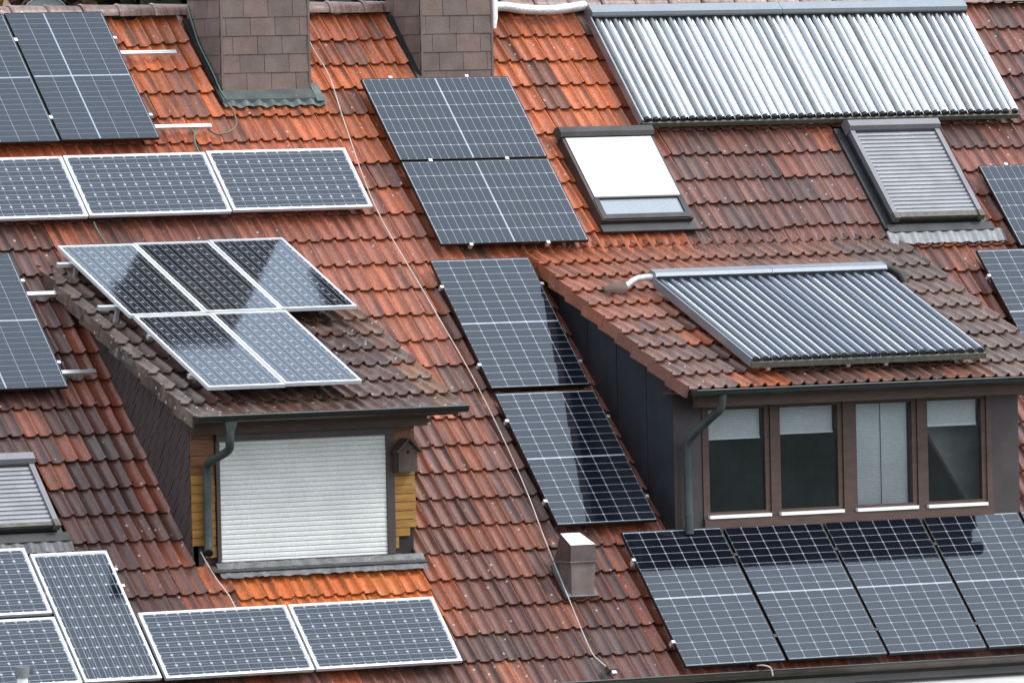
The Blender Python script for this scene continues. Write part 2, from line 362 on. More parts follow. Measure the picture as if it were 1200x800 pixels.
def inframe(pts):
    d = np.array(pts)-camP; z = d @ np.array(Fv); x = 10238.57*(d @ np.array(Rv))/z; y = 10238.57*(d @ np.array(Uv))/z
    return (abs(x) < 600) & (abs(y) < 400)
# ---------------------------------------------------------------- house body
house = tag(empty('house', T((0, 0, -8.5))), 'steep red tiled house with two dormers and shingled chimneys', 'house')
HI = T((0, 0, 8.5))
def part(mb, name, mat, parent=None):
    if parent is None: return mb.build(name, mat, house, HI)
    return mb.build(name, mat, parent)
XL, XR = -9.2, 9.5
RIDGE_V = 4.70
# roof deck below the tiles, with the opening for the glazed dormer
deck = MB()
HU0, HU1, HV0, HV1 = DRX0+.02, DRX1-.02, -2.36, 1.30
for a, b, c, d in ((XL, HU0, -4.26, RIDGE_V), (HU1, XR, -4.26, RIDGE_V), (HU0, HU1, -4.26, HV0), (HU0, HU1, HV1, RIDGE_V)):
    deck.box(a, b, c, d, -.30, -.225, RM)
main_roof = part(deck, 'main_roof', M['batten'])
rz = rp(0, RIDGE_V, -.2)
rear = MB(); RB = T((0, rz.y, rz.z)) @ Matrix.Rotation(R(-47), 4, 'X')
rear.box(XL, XR, .02, 8.9, -.1, .05, RB)
part(rear, 'rear_roof', pmat('rear clay tiles', (.2, .07, .045), .6, 0, .4, 8))
ez = rp(0, -4.26, -.3)
wl = MB(); wl.box(XL+.3, XR-.3, ez.y+.45, ez.y+.75, -8.5, ez.z+.35); part(wl, 'front_wall', M['plaster'])
wl = MB(); wl.box(XL+.3, XR-.3, 2*rz.y-ez.y-.75, 2*rz.y-ez.y-.45, -8.5, ez.z+.2); part(wl, 'rear_wall', M['plaster'])
for x in (XL+.3, XR-.6):
    g = MB(); a = ez.y+.752; b = 2*rz.y-ez.y-.752
    g.prism([(x, a, -8.5), (x, b, -8.5), (x, b, ez.z+.2), (x, rz.y, rz.z-.45), (x, a, ez.z+.2)], (.3, 0, 0)); part(g, 'gable_wall', M['plaster'])
# ---------------------------------------------------------------- tiles
TW, TL = .30, .3436; KT = .66
def tile_mesh(name, skirt=0, L=TL, drop=.034, seed=0, w=TW):
    rr = random.Random(seed)
    xs = [0, .015, .027, .072, .117, .130, .143]
    hs_ = [.036, .027, .003, 0, .002, .026, .036]
    prof = []
    for k in range(2):
        for x, h in zip(xs, hs_): prof.append((x*w/.30+k*w/2, h))
    prof.append((w-.003, .036))
    n = len(prof); th = .02; top = L+.065
    vs = []; fs = []; sm = []
    j = [rr.uniform(-.002, .002) for _ in prof]
    for i, (x, h) in enumerate(prof): vs.append((x, j[i], h))
    for x, h in prof: vs.append((x, top, h-drop*top/L))
    for i in range(n-1): fs.append((i, i+1, n+i+1, n+i))
    mb = MB(); mb.add(vs, fs, None, True)
    b = [(x, j[i], h) for i, (x, h) in enumerate(prof)]+[(x, j[i]+.004, h-th) for i, (x, h) in enumerate(prof)]
    mb.add(b, [(n+i, n+i+1, i+1, i) for i in range(n-1)])
    hr = .036
    if skirt:
        mb.add([(0, 0, hr), (0, top, hr-drop*top/L), (0, top, hr-drop*top/L-skirt), (0, 0, hr-skirt),
                (.025, 0, hr), (.025, 0, hr-skirt)], [(0, 3, 2, 1), (0, 4, 5, 3)])
    else:
        mb.add([(0, 0, hr), (0, top, hr-drop*top/L), (0, top, hr-drop*top/L-th), (0, .004, hr-th)], [(0, 3, 2, 1)])
        x = w-.004
        mb.add([(x, 0, hr), (x, top, hr-drop*top/L), (x, top, hr-drop*top/L-th), (x, .004, hr-th)], [(0, 1, 2, 3)])
    return mb
def nz(u, v, s, o=0): return noise.noise(Vector((u*s+o*7.3, v*s+o*3.1, o*1.7)))
def lerp(a, b, t): t = max(0, min(1, t)); return tuple(x+(y-x)*t for x, y in zip(a, b))
ORANGE, REDOR, PINK, BROWN, MAROON, GREY, BRIGHT = (.66, .165, .050), (.45, .115, .055), (.42, .175, .125), (.17, .064, .045), (.115, .042, .033), (.125, .088, .076), (.86, .22, .05)
rt = random.Random(3)
def main_colour(u, v):
    q = rt.random(); n1 = nz(u, v, .55, 1); n2 = nz(u, v*.35, 1.6, 2)
    # orange upper field, browner towards the eave and towards the far side
    if u > 2.6:
        c = lerp(BROWN, lerp(PINK, MAROON, .45), .55+n1*.7)
        if v > 2.6 and u < 3: c = lerp(c, REDOR, .7)
        if u > 5.2 : c = lerp(c, REDOR, .32+n1*.3)
    elif u < -4.4 and v < 1.9:
        c = lerp(MAROON, lerp(BROWN, GREY, .35), .4+n1*.9)
        if u > -4.82: c = lerp(c, REDOR, .75 if v < .9 else .2)
        if v < -1.9 and u > -5.2: c = lerp(c, REDOR, .12+n2)
    else:
        o = (v+.7)/3.3+n1*.5
        if v > 2.3: o += .5
        c = lerp(lerp(BROWN, PINK, .45+n2*.6), lerp(REDOR, ORANGE, .5+n1), o)
        if v < 1.2 and u > -2.2: c = lerp(c, PINK, .30)
        if u < -2.4 and .9 < v < 2.1: c = lerp(c, BROWN, .55+n2*.6)
        if v > 2.75: c = lerp(REDOR, ORANGE, .65+n1*1.2)
        s = math.sin(math.floor((u+4.49)/TW)*2.4+1.0)
        if v < 1.2 and s > .72: c = lerp(c, ORANGE, .6)
        if v < -1.2 and u > -2.1: c = lerp(c, BROWN, .35+n1*.5)
        if v < -3.0 and u > -1.4: c = lerp(c, MAROON, .5)
        if u > -.05 and v < 1: c = lerp(c, REDOR, .5)
    if q < .10: c = lerp(c, ORANGE, .35)
    elif q > .88: c = lerp(c, GREY, .6)
    k = rt.uniform(.78, 1.2)
    return tuple(x*k for x in c)
tiles = []
for r in range(-10, 16):
    v0 = -.845+r*TL
    for cidx in range(-14, 46):
        uu = -4.49+cidx*TW; cu, cv = uu+TW/2, v0+TL/2
        if uu < XL+.05 or uu+TW > XR-.05: continue
        if DRX0 < cu < DRX1 and -2.42 < cv < 1.30: continue
        if DLX0 < cu < DLX1 and -2.50 < cv < 1.30: continue
        if CH1[0]+.05 < cu < CH1[1]-.02 and cv > 3.62: continue
        if CH2[0]+.05 < cu < CH2[1]-.02 and cv > 3.75: continue
        if any(a-.02 < cu < b+.02 and c-.02 < cv < d+.05 for a, b, c, d in SKY): continue
        vv = v0
        if DLX0+.2 < cu < DLX1-.0 and -3.5 < cv < -2.3: vv = v0-.105
        col = main_colour(cu, cv)
        if DLX0+.2 < cu < DLX1 and -3.4 < cv < -2.3: col = tuple(x*rt.uniform(.92, 1.06) for x in BRIGHT)
        M4 = RM @ T((uu, vv, -.145)) @ T((TW/2+rt.uniform(-.004, .004), rt.uniform(-.010, .010)-(.035 if rt.random() < .04 else 0), 0)) @ Matrix.Rotation(rt.uniform(-.020, .020), 4, 'Z') @ Matrix.Rotation(rt.uniform(-.006, .010), 4, 'X') @ T((-TW/2, 0, 0))
        tiles.append([M4, col, rt.random(), cu, cv])
smp = [(.07, .06), (.15, .17), (.23, .28), (.23, .06), (.07, .28)]
pts = []
for t in tiles:
    for a, b in smp: pts.append(t[0] @ Vector((a, b, .02)))
vis = (~hidden(pts) & inframe(pts)).reshape(-1, len(smp)).sum(1)
dist = np.array([(t[0].translation-CAM).length for t in tiles])
order = sorted(range(len(tiles)), key=lambda i: (-vis[i], dist[i]))
pick = set(order[:300])
TM = [tile_mesh('tile', seed=s).mesh('tile') for s in range(4)]
for me in TM: me.materials.append(M['tile_main'])
tmb = tile_mesh('tile', seed=9); tv = np.array(tmb.v); tf = tmb.f
bv = []; bf = []; bc = []; o = 0
for i, (M4, col, al, cu, cv) in enumerate(tiles):
    if i in pick:
        ob = link('tile', TM[i % 4], None, main_roof, M4); ob.color = (*[q*KT for q in col], al)
    else:
        mm = np.array(M4); bv.append(tv @ mm[:3, :3].T+mm[:3, 3]); bf += [tuple(k+o for k in f) for f in tf]; o += len(tv)
        bc.append(np.tile(np.array([*[q*KT for q in col], al]), (len(tv), 1)))
me = bpy.data.meshes.new('tile_field'); me.from_pydata(np.concatenate(bv).tolist(), [], bf); me.update()
me.polygons.foreach_set('use_smooth', (tmb.sm*(len(bv)))[:len(bf)])
ca = me.color_attributes.new('tint', 'FLOAT_COLOR', 'POINT'); ca.data.foreach_set('color', np.concatenate(bc).ravel())
tag(link('tile_field', me, M['tile_main_s'], main_roof), kind='stuff')
print('tiles', len(tiles), 'visible', int((vis > 0).sum()))
# ridge tiles
def ridge_mesh():
    mb = MB(); n = 8; vs = []
    for y, r in ((0, .125), (.02, .138), (.06, .128), (.43, .112)):
        for k in range(n+1):
            th = math.pi*(k/n)*1.0; vs.append((y, -math.cos(th)*r, math.sin(th)*r*.95))
    fs = [(j*(n+1)+k, j*(n+1)+k+1, (j+1)*(n+1)+k+1, (j+1)*(n+1)+k) for j in range(3) for k in range(n)]
    mb.add(vs, [f[::-1] for f in fs], None, True); return mb.mesh('ridge_tile')
rme = ridge_mesh(); rme.materials.append(M['ridge'])
x = XL+.1
while x < XR-.5:
    mid = x+.2
    if not any(a-.05 < mid < b+.05 for a, b, *_ in (CH1, CH2)):
        ob = link('ridge_tile', rme, None, main_roof, T((x, rz.y+.0, rz.z+.035+rt.uniform(-.006, .006))) @ Matrix.Rotation(rt.uniform(-.012, .012), 4, 'Y'))
        k = rt.uniform(.8, 1.2)*KT; c = lerp((.26, .135, .105), (.40, .24, .20), rt.random()); ob.color = (*[q*k for q in c], rt.random())
    x += .405
# dormer tiles
def dormer_tiles(roof, MX, x0, x1, s0, L, rows, mat, colf, skirt=.13):
    nc = max(1, round((x1-x0)/TW)); wv = (x1-x0)/nc
    ms = [tile_mesh('tile', 0, L, .034, 20+s, wv).mesh('tile') for s in range(3)]; vm = tile_mesh('tile', skirt, L, .034, 31, wv).mesh('tile')
    for me in ms+[vm]: me.materials.append(mat)
    for r in range(rows):
        for c in range(nc):
            mt = MX @ T((x0+c*wv+wv/2+rt.uniform(-.005, .005), s0+r*L+rt.uniform(-.008, .008), -.03)) @ Matrix.Rotation(rt.uniform(-.014, .014), 4, 'Z') @ Matrix.Rotation(rt.uniform(-.006, .012), 4, 'X') @ T((-wv/2, 0, 0))
            ob = link('tile', vm if c == 0 else ms[(r*5+c*3) % 3], None, roof, mt)
            ob.color = (*colf(x0+(c+.5)*wv, s0+(r+.5)*L, c, nc, r), rt.random())
def cl(u, s, c, nc, r):
    b = lerp((.21, .105, .078), (.125, .06, .044), .5+nz(u, s, .8, 5)); q = rt.random()
    if c == 0: b = lerp(b, (.21, .17, .14), .5)
    if c == nc-1: b = lerp(b, (.36, .17, .08), .6)
    if q > .85: b = lerp(b, (.22, .10, .07), .6)
    k = rt.uniform(.8, 1.2)*KT; return tuple(x*k for x in b)
def cr(u, s, c, nc, r):
    b = lerp((.34, .15, .10), (.22, .115, .09), .5+nz(u, s, .7, 6)); q = rt.random()
    b = lerp(b, (.56, .15, .055), max(0, (s+1.3)/2.8)*max(0, 1-c/8)+(.15 if rt.random() < .2 else 0))
    if (c == 3 and r < 7) or (c == 2 and r % 3 == 0): b = lerp(b, ORANGE, .7)
    if c >= nc-3: b = lerp(b, (.19, .15, .125), .6)
    k = rt.uniform(.82, 1.2)*KT; return tuple(x*k for x in b)
d = MB(); d.box(-4.68, -1.81, -2.20, 1.30, -.14, -.075, DLM); dl_roof = part(d, 'dormer_roof', M['brown_wood'])
dormer_tiles(dl_roof, DLM, -4.73, -1.757, -2.285, .346, 11, M['tile_dl'], cl)
d = MB(); d.box(.76, 5.16, -2.24, 1.30, -.14, -.075, DRM); dr_roof = part(d, 'dormer_roof', M['brown_wood'])
dormer_tiles(dr_roof, DRM, .717, 5.217, -2.326, .345, 11, M['tile_dr'], cr)
# ---------------------------------------------------------------- shuttered dormer: cheek of slates, plank front, shutter
def clip(poly, tri):
    out = poly
    for i in range(len(tri)):
        a = tri[i]; b = tri[(i+1) % len(tri)]; src = out; out = []
        if not src: return []
        side = lambda q: (b[0]-a[0])*(q[1]-a[1])-(b[1]-a[1])*(q[0]-a[0])
        for j in range(len(src)):
            c, dd = src[j-1], src[j]; sc_, sd_ = side(c), side(dd)
            if (sc_ >= 0) != (sd_ >= 0):
                t = sc_/(sc_-sd_); out.append((c[0]+(dd[0]-c[0])*t, c[1]+(dd[1]-c[1])*t))
            if sd_ >= 0: out.append(dd)
    return out
yR = 1.0
def dlz(y): return .263+math.tan(R(23.92))*y+.04/math.cos(R(23.92))
def drz(y): return .42+math.tan(R(23.06))*y-.05/math.cos(R(23.06))
def mainz(y, w=-.20): # height of the main roof at offset w
    return y*math.tan(PITCH)+w/math.cos(PITCH)
ck = MB(); ck.prism([(DLX0, DLY, mainz(DLY)), (DLX0, DLY, dlz(DLY)), (DLX0, 0.951, dlz(0.951))], (.06, 0, 0)); cheekL = part(ck, 'dormer_cheek', M['slate_dark'])
tri = [(DLY, mainz(DLY)), (0.951, dlz(0.951)), (DLY, dlz(DLY))]
ang = R(-14); ca_, sa_ = math.cos(ang), math.sin(ang)     # courses climb towards the front
for r in range(-14, 18):
    for c in range(-18, 22):
        a0 = c*.165+((r*.6) % 1)*.165-.02*r; b0 = r*.125
        pl = [(a0, b0), (a0+.152, b0), (a0+.152-.165, b0+.1245), (a0-.165, b0+.1245)]
        pl = [(x*ca_-y*sa_-.4, x*sa_+y*ca_-.6) for x, y in pl]
        q = clip(pl, tri)
        if len(q) >= 3:
            ar = abs(sum(q[i-1][0]*q[i][1]-q[i][0]*q[i-1][1] for i in range(len(q))))/2
            if ar < .0008: continue
            t0 = rt.uniform(.008, .012)
            MB().prism([(DLX0-.001, y, z) for y, z in q], (-t0, 0, 0)).build('slate', M['slate'], cheekL)
fw = MB(); fw.box(DLX0+.01, DLX1-.01, DLY, DLY+.10, -1.98, -.55); frontL = part(fw, 'dormer_front', M['slate_dark'])
cR = MB(); cR.prism([(DLX1-.07, DLY+.11, mainz(DLY+.11)), (DLX1-.07, 1.0, mainz(1.0)), (DLX1-.07, 1.0, dlz(1.0)), (DLX1-.07, DLY+.11, dlz(DLY+.11))], (.06, 0, 0)); part(cR, 'dormer_cheek', M['brown_plank'])
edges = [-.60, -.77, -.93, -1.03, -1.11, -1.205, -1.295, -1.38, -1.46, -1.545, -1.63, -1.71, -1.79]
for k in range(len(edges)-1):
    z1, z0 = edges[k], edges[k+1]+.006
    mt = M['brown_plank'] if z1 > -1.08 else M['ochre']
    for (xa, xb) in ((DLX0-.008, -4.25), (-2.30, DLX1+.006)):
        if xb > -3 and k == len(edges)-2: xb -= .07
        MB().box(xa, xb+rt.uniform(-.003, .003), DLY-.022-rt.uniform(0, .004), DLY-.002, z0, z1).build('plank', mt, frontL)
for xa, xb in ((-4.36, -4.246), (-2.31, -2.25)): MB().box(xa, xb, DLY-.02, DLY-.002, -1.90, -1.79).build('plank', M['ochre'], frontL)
# shutter window
sw = MB()
sw.box(-4.245, -4.205, DLY-.05, DLY-.001, -1.945, -.80); sw.box(-2.385, -2.30, DLY-.05, DLY-.001, -1.945, -.80)
sw.box(-4.245, -2.30, DLY-.07, DLY-.001, -.80, -.70)
shw = part(sw, 'shutter_window', M['skylight_brown'])
zz = -.80; i = 0
while zz > -1.93:
    h = .047
    y0 = DLY-.030
    MB().add([(-4.205, y0, zz), (-2.385, y0, zz), (-2.385, y0-.004, zz-h*.3), (-4.205, y0-.004, zz-h*.3), (-2.385, y0-.004, zz-h*.8), (-4.205, y0-.004, zz-h*.8), (-2.385, y0+.002, zz-h+.003), (-4.205, y0+.002, zz-h+.003), (-2.385, y0+.006, zz-h), (-4.205, y0+.006, zz-h), (-2.385, y0+.006, zz), (-4.205, y0+.006, zz)],
             [(0, 3, 2, 1), (3, 5, 4, 2), (5, 7, 6, 4), (7, 9, 8, 6), (0, 1, 10, 11)]).build('slat', M['shutter_white'], shw)
    zz -= h; i += 1
sb = MB(); sb.box(-4.26, -2.27, DLY-.11, DLY-.002, -1.985, -1.948); sb.prism([(-4.36, DLY-.11, -1.985), (-4.36, DLY-.19, -2.035), (-4.36, DLY-.16, -2.05), (-4.36, DLY-.002, -1.99)], (2.33, 0, 0)); part(sb, 'window_sill', M['sill_grey'])
ap = MB(); vs = []; n = 62
for j, (v, w_) in enumerate(((-2.60, -.075), (-2.70, -.088), (-2.775, -.092))):
    for i in range(n+1): vs.append(rp(-4.30+2.26*i/n, v+(rt.uniform(-.012, .008) if j == 2 else 0), w_+rt.uniform(-.004, .004)))
ap.add(vs, [(j*(n+1)+i, (j+1)*(n+1)+i, (j+1)*(n+1)+i+1, j*(n+1)+i+1) for j in range(2) for i in range(n)][:], None, True); part(ap, 'lead_apron', M['lead'])
bm_ = MB(); bm_.box(-4.53, -1.98, -1.76, -1.66, -.725, -.59); part(bm_, 'eave_beam', M['brown_wood'])
sf = MB(); sf.box(-4.67, -1.82, -2.14, -1.60, -.588, -.575); part(sf, 'soffit', M['brown_wood'])
# barge boards at the overhanging verges
bb = MB(); bb.box(-1.805, -1.778, -2.20, .75, -.17, -.055, DLM); part(bb, 'barge_board', M['brown_wood'])
bb = MB(); bb.box(5.165, 5.195, -2.24, .70, -.17, -.055, DRM); part(bb, 'barge_board', M['brown_wood'])
def gutter(x0, x1, y, z, r, mat, name='gutter', droop=0):
    mb = MB(); n = 10; vs = []
    for x in (x0, x1):
        for k in range(n+1):
            th = math.pi*k/n; vs.append((x, y-math.cos(th)*r, z-math.sin(th)*r-(droop if x == x1 else 0)))
    mb.add(vs, [(k, k+1, n+2+k, n+1+k) for k in range(n)], None, True)
    for s in (0, n+1): mb.add(vs[s:s+n+1], [tuple(range(n+1))])
    g = part(mb, name, mat)
    MB().tube([(x0, y-r-.002, z), (x1, y-r-.002, z-droop)], .010, 6).build('gutter_bead', M['zinc'], g)
    return g
gutter(-4.75, -1.80, -2.215, -.53, .063, M['zinc_dark'])
gutter(.745, 5.29, -2.240, -.478, .062, M['zinc_dark'])
gutter(XL+.05, XR-.05, ez.y-.09, -3.205, .075, M['zinc_brown'])
cols = MB(); FX = -4.38
cols.add([(FX-.075,-2.245,-.56), (FX+.075,-2.245,-.56), (FX-.035,-2.225,-.71), (FX+.035,-2.225,-.71), (FX-.075,-2.18,-.56), (FX+.075,-2.18,-.56), (FX-.035,-2.16,-.71), (FX+.035,-2.16,-.71)], [(0,2,3,1), (4,5,7,6), (0,4,6,2), (1,3,7,5)])
dp = part(MB().tube(smooth_path([(FX, -2.20, -.66), (FX+.01, -2.18, -.78), (FX+.03, -2.10, -.87), (-4.39, -1.84, -.97), (-4.375, -1.725, -1.05), (-4.37, -1.70, -1.40), (-4.37, -1.70, -1.72), (-4.38, -1.72, -1.80), (-4.42, -1.80, -1.85)], 5), .042, 12, False), 'downpipe', M['zinc'])
cols.build('funnel', M['zinc'], dp)
MB().tube([(-4.42, -1.799, -1.849), (-4.421, -1.801, -1.851)], .036, 12).build('pipe_mouth', M['hole'], dp)
for z_ in (-1.02, -1.66): MB().tube([(-4.37, -1.70, z_), (-4.37, -1.70, z_-.02)], .048, 12).build('pipe_bracket', M['zinc'], dp)
dp = part(MB().tube(smooth_path([(1.07, -2.24, -.52), (1.07, -2.20, -.66), (1.04, -2.10, -.74), (.95, -1.88, -.92), (.925, -1.81, -1.0), (.925, -1.79, -1.10), (.93, -1.785, -1.45), (.935, -1.785, -1.90)], 5), .042, 12, False), 'downpipe', M['zinc'])
for z_ in (-1.02, -1.70): MB().tube([(.93, -1.786, z_), (.93, -1.786, z_-.02)], .048, 12).build('pipe_bracket', M['zinc'], dp)
# ---------------------------------------------------------------- glazed dormer
yb = 1.0
ck = MB(); ck.prism([(DRX0+.02, DRY+.01, mainz(DRY)), (DRX0+.02, DRY+.01, drz(DRY)), (DRX0+.02, 1.02, drz(1.02))], (.05, 0, 0)); cheekR = part(ck, 'dormer_cheek', M['slate_dark'])
tri = [(DRY, mainz(DRY)), (1.02, drz(1.02)), (DRY, drz(DRY))]
yy = DRY
for wv in (.50, .56, .56, .56, .6):
    q = clip([(yy+.006, -3), (yy+wv-.006, -3), (yy+wv-.006, 3), (yy+.006, 3)], tri)
    if len(q) > 2: MB().prism([(DRX0+.018, y, z) for y, z in q], (-.018, 0, 0)).build('cladding_panel', M['anthracite'], cheekR)
    yy += wv
ck = MB(); ck.prism([(DRX1-.07, DRY+.08, mainz(DRY+.08)), (DRX1-.07, yb, mainz(yb)-.02), (DRX1-.07, yb, drz(yb)), (DRX1-.07, DRY+.08, drz(DRY+.08))], (.06, 0, 0)); part(ck, 'dormer_cheek', M['anthracite'])
cp = MB(); cp.box(DRX0+.003, 1.148, DRY, DRY+.075, -1.90, -.50); part(cp, 'corner_panel', M['dark_brown'])
cp = MB(); cp.box(4.545, DRX1, DRY, DRY+.075, -1.90, -.50); part(cp, 'corner_panel', M['dark_brown'])
PX = [(1.232, 1.880), (2.058, 2.730), (2.950, 3.605), (3.790, 4.430)]; ZB, ZT = -1.705, -.700
fr = MB(); fr.box(1.15, 4.543, DRY-.012, DRY+.07, -.655, -.56); fr.box(1.15, 4.543, DRY-.03, DRY+.07, -1.90, -1.765)
mull = [(1.15, 1.178)]+[(PX[i][1]+.055, PX[i+1][0]-.055) for i in range(3)]+[(4.482, 4.543)]
for a, b in mull: fr.box(a, b, DRY-.012, DRY+.07, -1.765, -.655)
part(fr, 'window_frame', M['brown_wood'])
blinds = [.27, .245, 1.02, .235]
for i, (a, b) in enumerate(PX):
    s = MB(); e = .052; y0, y1 = DRY+.004, DRY+.06
    s.box(a-e, a, y0, y1, ZB-.055, ZT+.04); s.box(b, b+e, y0, y1, ZB-.055, ZT+.04); s.box(a, b, y0, y1, ZB-.055, ZB); s.box(a, b, y0, y1, ZT, ZT+.04)
    wn = part(s, 'window', M['brown_wood'])
    MB().add([(a, DRY+.03, ZB), (b, DRY+.03, ZB), (b, DRY+.03, ZT), (a, DRY+.03, ZT)], [(0, 1, 2, 3)]).build('pane', M['win_glass'], wn)
    MB().box(a-.03, b+.035, DRY-.045, DRY+.002, ZB-.062, ZB-.030).build('sill_strip', M['white_paint'], wn)
    bl = MB(); z = ZT-.005; zend = ZT-blinds[i]
    while z > zend:
        c_ = .55 if (z-zend) > .45 or i != 2 else .70   # slats stand more open near the bottom of the long blind
        dz = .0125*(1.5-c_); bl.add([(a+.01, DRY+.085, z), (b-.01, DRY+.085, z), (b-.01, DRY+.085+.018*c_, z-.024), (a+.01, DRY+.085+.018*c_, z-.024)], [(0, 1, 2, 3)])
        z -= .0245 if c_ < .8 else .030
    bl.box(a+.01, b-.01, DRY+.078, DRY+.098, zend-.026, zend-.006)
    tag(bl.build('blind', M['blind'], wn), kind='stuff')
    if i == 2: MB().box((a+b)/2-.003, (a+b)/2+.003, DRY+.076, DRY+.079, zend, ZT).build('blind_cord', M['interior'], wn)
rm = MB(); rx0, rx1, ry0, ry1, rz0 = DRX0+.09, DRX1-.09, DRY+.16, 3.0, -2.6
rm.add([(rx0, ry0, rz0), (rx1, ry0, rz0), (rx1, ry1, rz0), (rx0, ry1, rz0)], [(0, 1, 2, 3)]); rm.add([(rx0, ry1, rz0), (rx1, ry1, rz0), (rx1, ry1, 1.0), (rx0, ry1, 1.0)], [(0, 1, 2, 3)])
rm.add([(rx0, ry0, rz0), (rx0, ry1, rz0), (rx0, ry1, 1), (rx0, ry0, drz(ry0)-.08)], [(0, 1, 2, 3)]); rm.add([(rx1, ry0, rz0), (rx1, ry1, rz0), (rx1, ry1, 1), (rx1, ry0, drz(ry0)-.08)], [(0, 1, 2, 3)])
part(rm, 'room', M['interior'])
sl_ = MB(); sl_.prism([(3.97, DRY+.5, -.85), (4.70, DRY+.5, -2.0), (4.78, DRY+.5, -2.0), (4.78, DRY+.5, -.62), (3.97, DRY+.5, -.62)], (0, .05, 0)); slp = part(sl_, 'sloping_ceiling', M['interior_wall'])
MB().prism([(3.95, DRY+.48, -.85), (4.68, DRY+.48, -2.0), (4.71, DRY+.48, -2.0), (3.98, DRY+.48, -.85)], (0, .018, 0)).build('edge_batten', M['brown_wood'], slp)
bm_ = MB(); bm_.box(.92, 5.05, -2.02, -1.93, -.655, -.525); part(bm_, 'eave_beam', M['brown_wood'])
sf = MB(); sf.box(.77, 5.15, -2.18, -1.60, -.522, -.508); part(sf, 'soffit', M['brown_wood'])
# ---------------------------------------------------------------- chimneys
def chimney(x0, x1, y0, y1, zt, zb, cap):
    c = MB().box(x0, x1, y0, y1, zb, zt); c.box(x0-.07, x1+.07, y0-.07, y1+.07, zt, zt+.07) if cap else None
    ch = part(c, 'chimney', M['slate_dark'])
    h = .187; wv = .282; r = 0; z = zb
    while z < zt-.02:
        z1 = min(z+h, zt)
        for face in (0, 1, 2):
            a0, a1 = (x0-.004, x1+.004) if face == 0 else (y0+.018, y1)
            x = a0-((r*.27) % 1)*wv
            while x < a1:
                a, b = max(x, a0)+.002, min(x+wv-.003, a1)
                if b-a > .02:
                    mt = M['shingle'] if rt.random() < .6 else M['shingle_b']; q = .006+rt.uniform(0, .004); lo = z-.012
                    if face == 0: poly = [(a, y0-.003-q, lo), (b, y0-.003-q, lo), (b, y0-.003, z1-.004), (a, y0-.003, z1-.004)]; dv = (0, .004, 0)
                    elif face == 1: poly = [(x0-.003-q, a, lo), (x0-.003, a, z1-.004), (x0-.003, b, z1-.004), (x0-.003-q, b, lo)]; dv = (.004, 0, 0)
                    else: poly = [(x1+.003+q, a, lo), (x1+.003+q, b, lo), (x1+.003, b, z1-.004), (x1+.003, a, z1-.004)]; dv = (-.004, 0, 0)
                    mid = (a+b)/2
                    if face == 0 or z1 > mainz(mid, -.2): MB().prism(poly, dv).build('shingle', mt, ch)
                x += wv
        z += h; r += 1
    for (xa, ya) in ((x0-.012, y0-.014), (x1-.012, y0-.014)):
        MB().box(xa, xa+.024, ya, ya+.012, zb+.02, zt).build('corner_strip', M['shingle_b'], ch)
    return ch
c1 = chimney(*CH1[:5], mainz(2.53, -.12)+.02, True); c2 = chimney(*CH2[:5], mainz(2.63, -.12)-.1, True)
# flashing at the foot of chimney 1
f = MB(); f.prism([(CH1[0]-.06, 2.515, mainz(2.5, -.12)-.05), (CH1[0]-.06, 2.515, mainz(2.5, -.12)+.055), (CH1[0]-.06, 2.42, mainz(2.42, -.10)+.02), (CH1[0]-.06, 2.42, mainz(2.42, -.10)-.03)], (1.16, 0, 0))
part(f, 'chimney_flashing', M['zinc'])
f = MB(); vs = []; n = 56
for j, v in enumerate((3.50, 3.44, 3.375)):
    for i in range(n+1):
        u = CH1[0]-.05+1.17*i/n; ph = ((u+4.49) % .30)/.30
        vs.append(rp(u, v-(.010*math.sin(ph*2*math.pi) if j == 2 else 0), -.098+.012*math.cos(ph*4*math.pi)-.006*j))
f.add(vs, [(j*(n+1)+i, (j+1)*(n+1)+i, (j+1)*(n+1)+i+1, j*(n+1)+i+1) for j in range(2) for i in range(n)], None, True); part(f, 'lead_apron', M['patina'])
f = MB().box(CH1[1]+.01, CH1[1]+.10, 3.41, 3.66, -.11, -.085, RM); part(f, 'side_flashing', M['patina'])
f = MB().box(CH1[0]-.07, CH1[0]-.012, 3.45, 4.6, -.14, -.10, RM); part(f, 'side_flashing', M['zinc_dark'])
f = MB().box(CH2[0]-.07, CH2[0]-.012, 3.6, 4.6, -.14, -.10, RM); part(f, 'side_flashing', M['zinc_dark'])
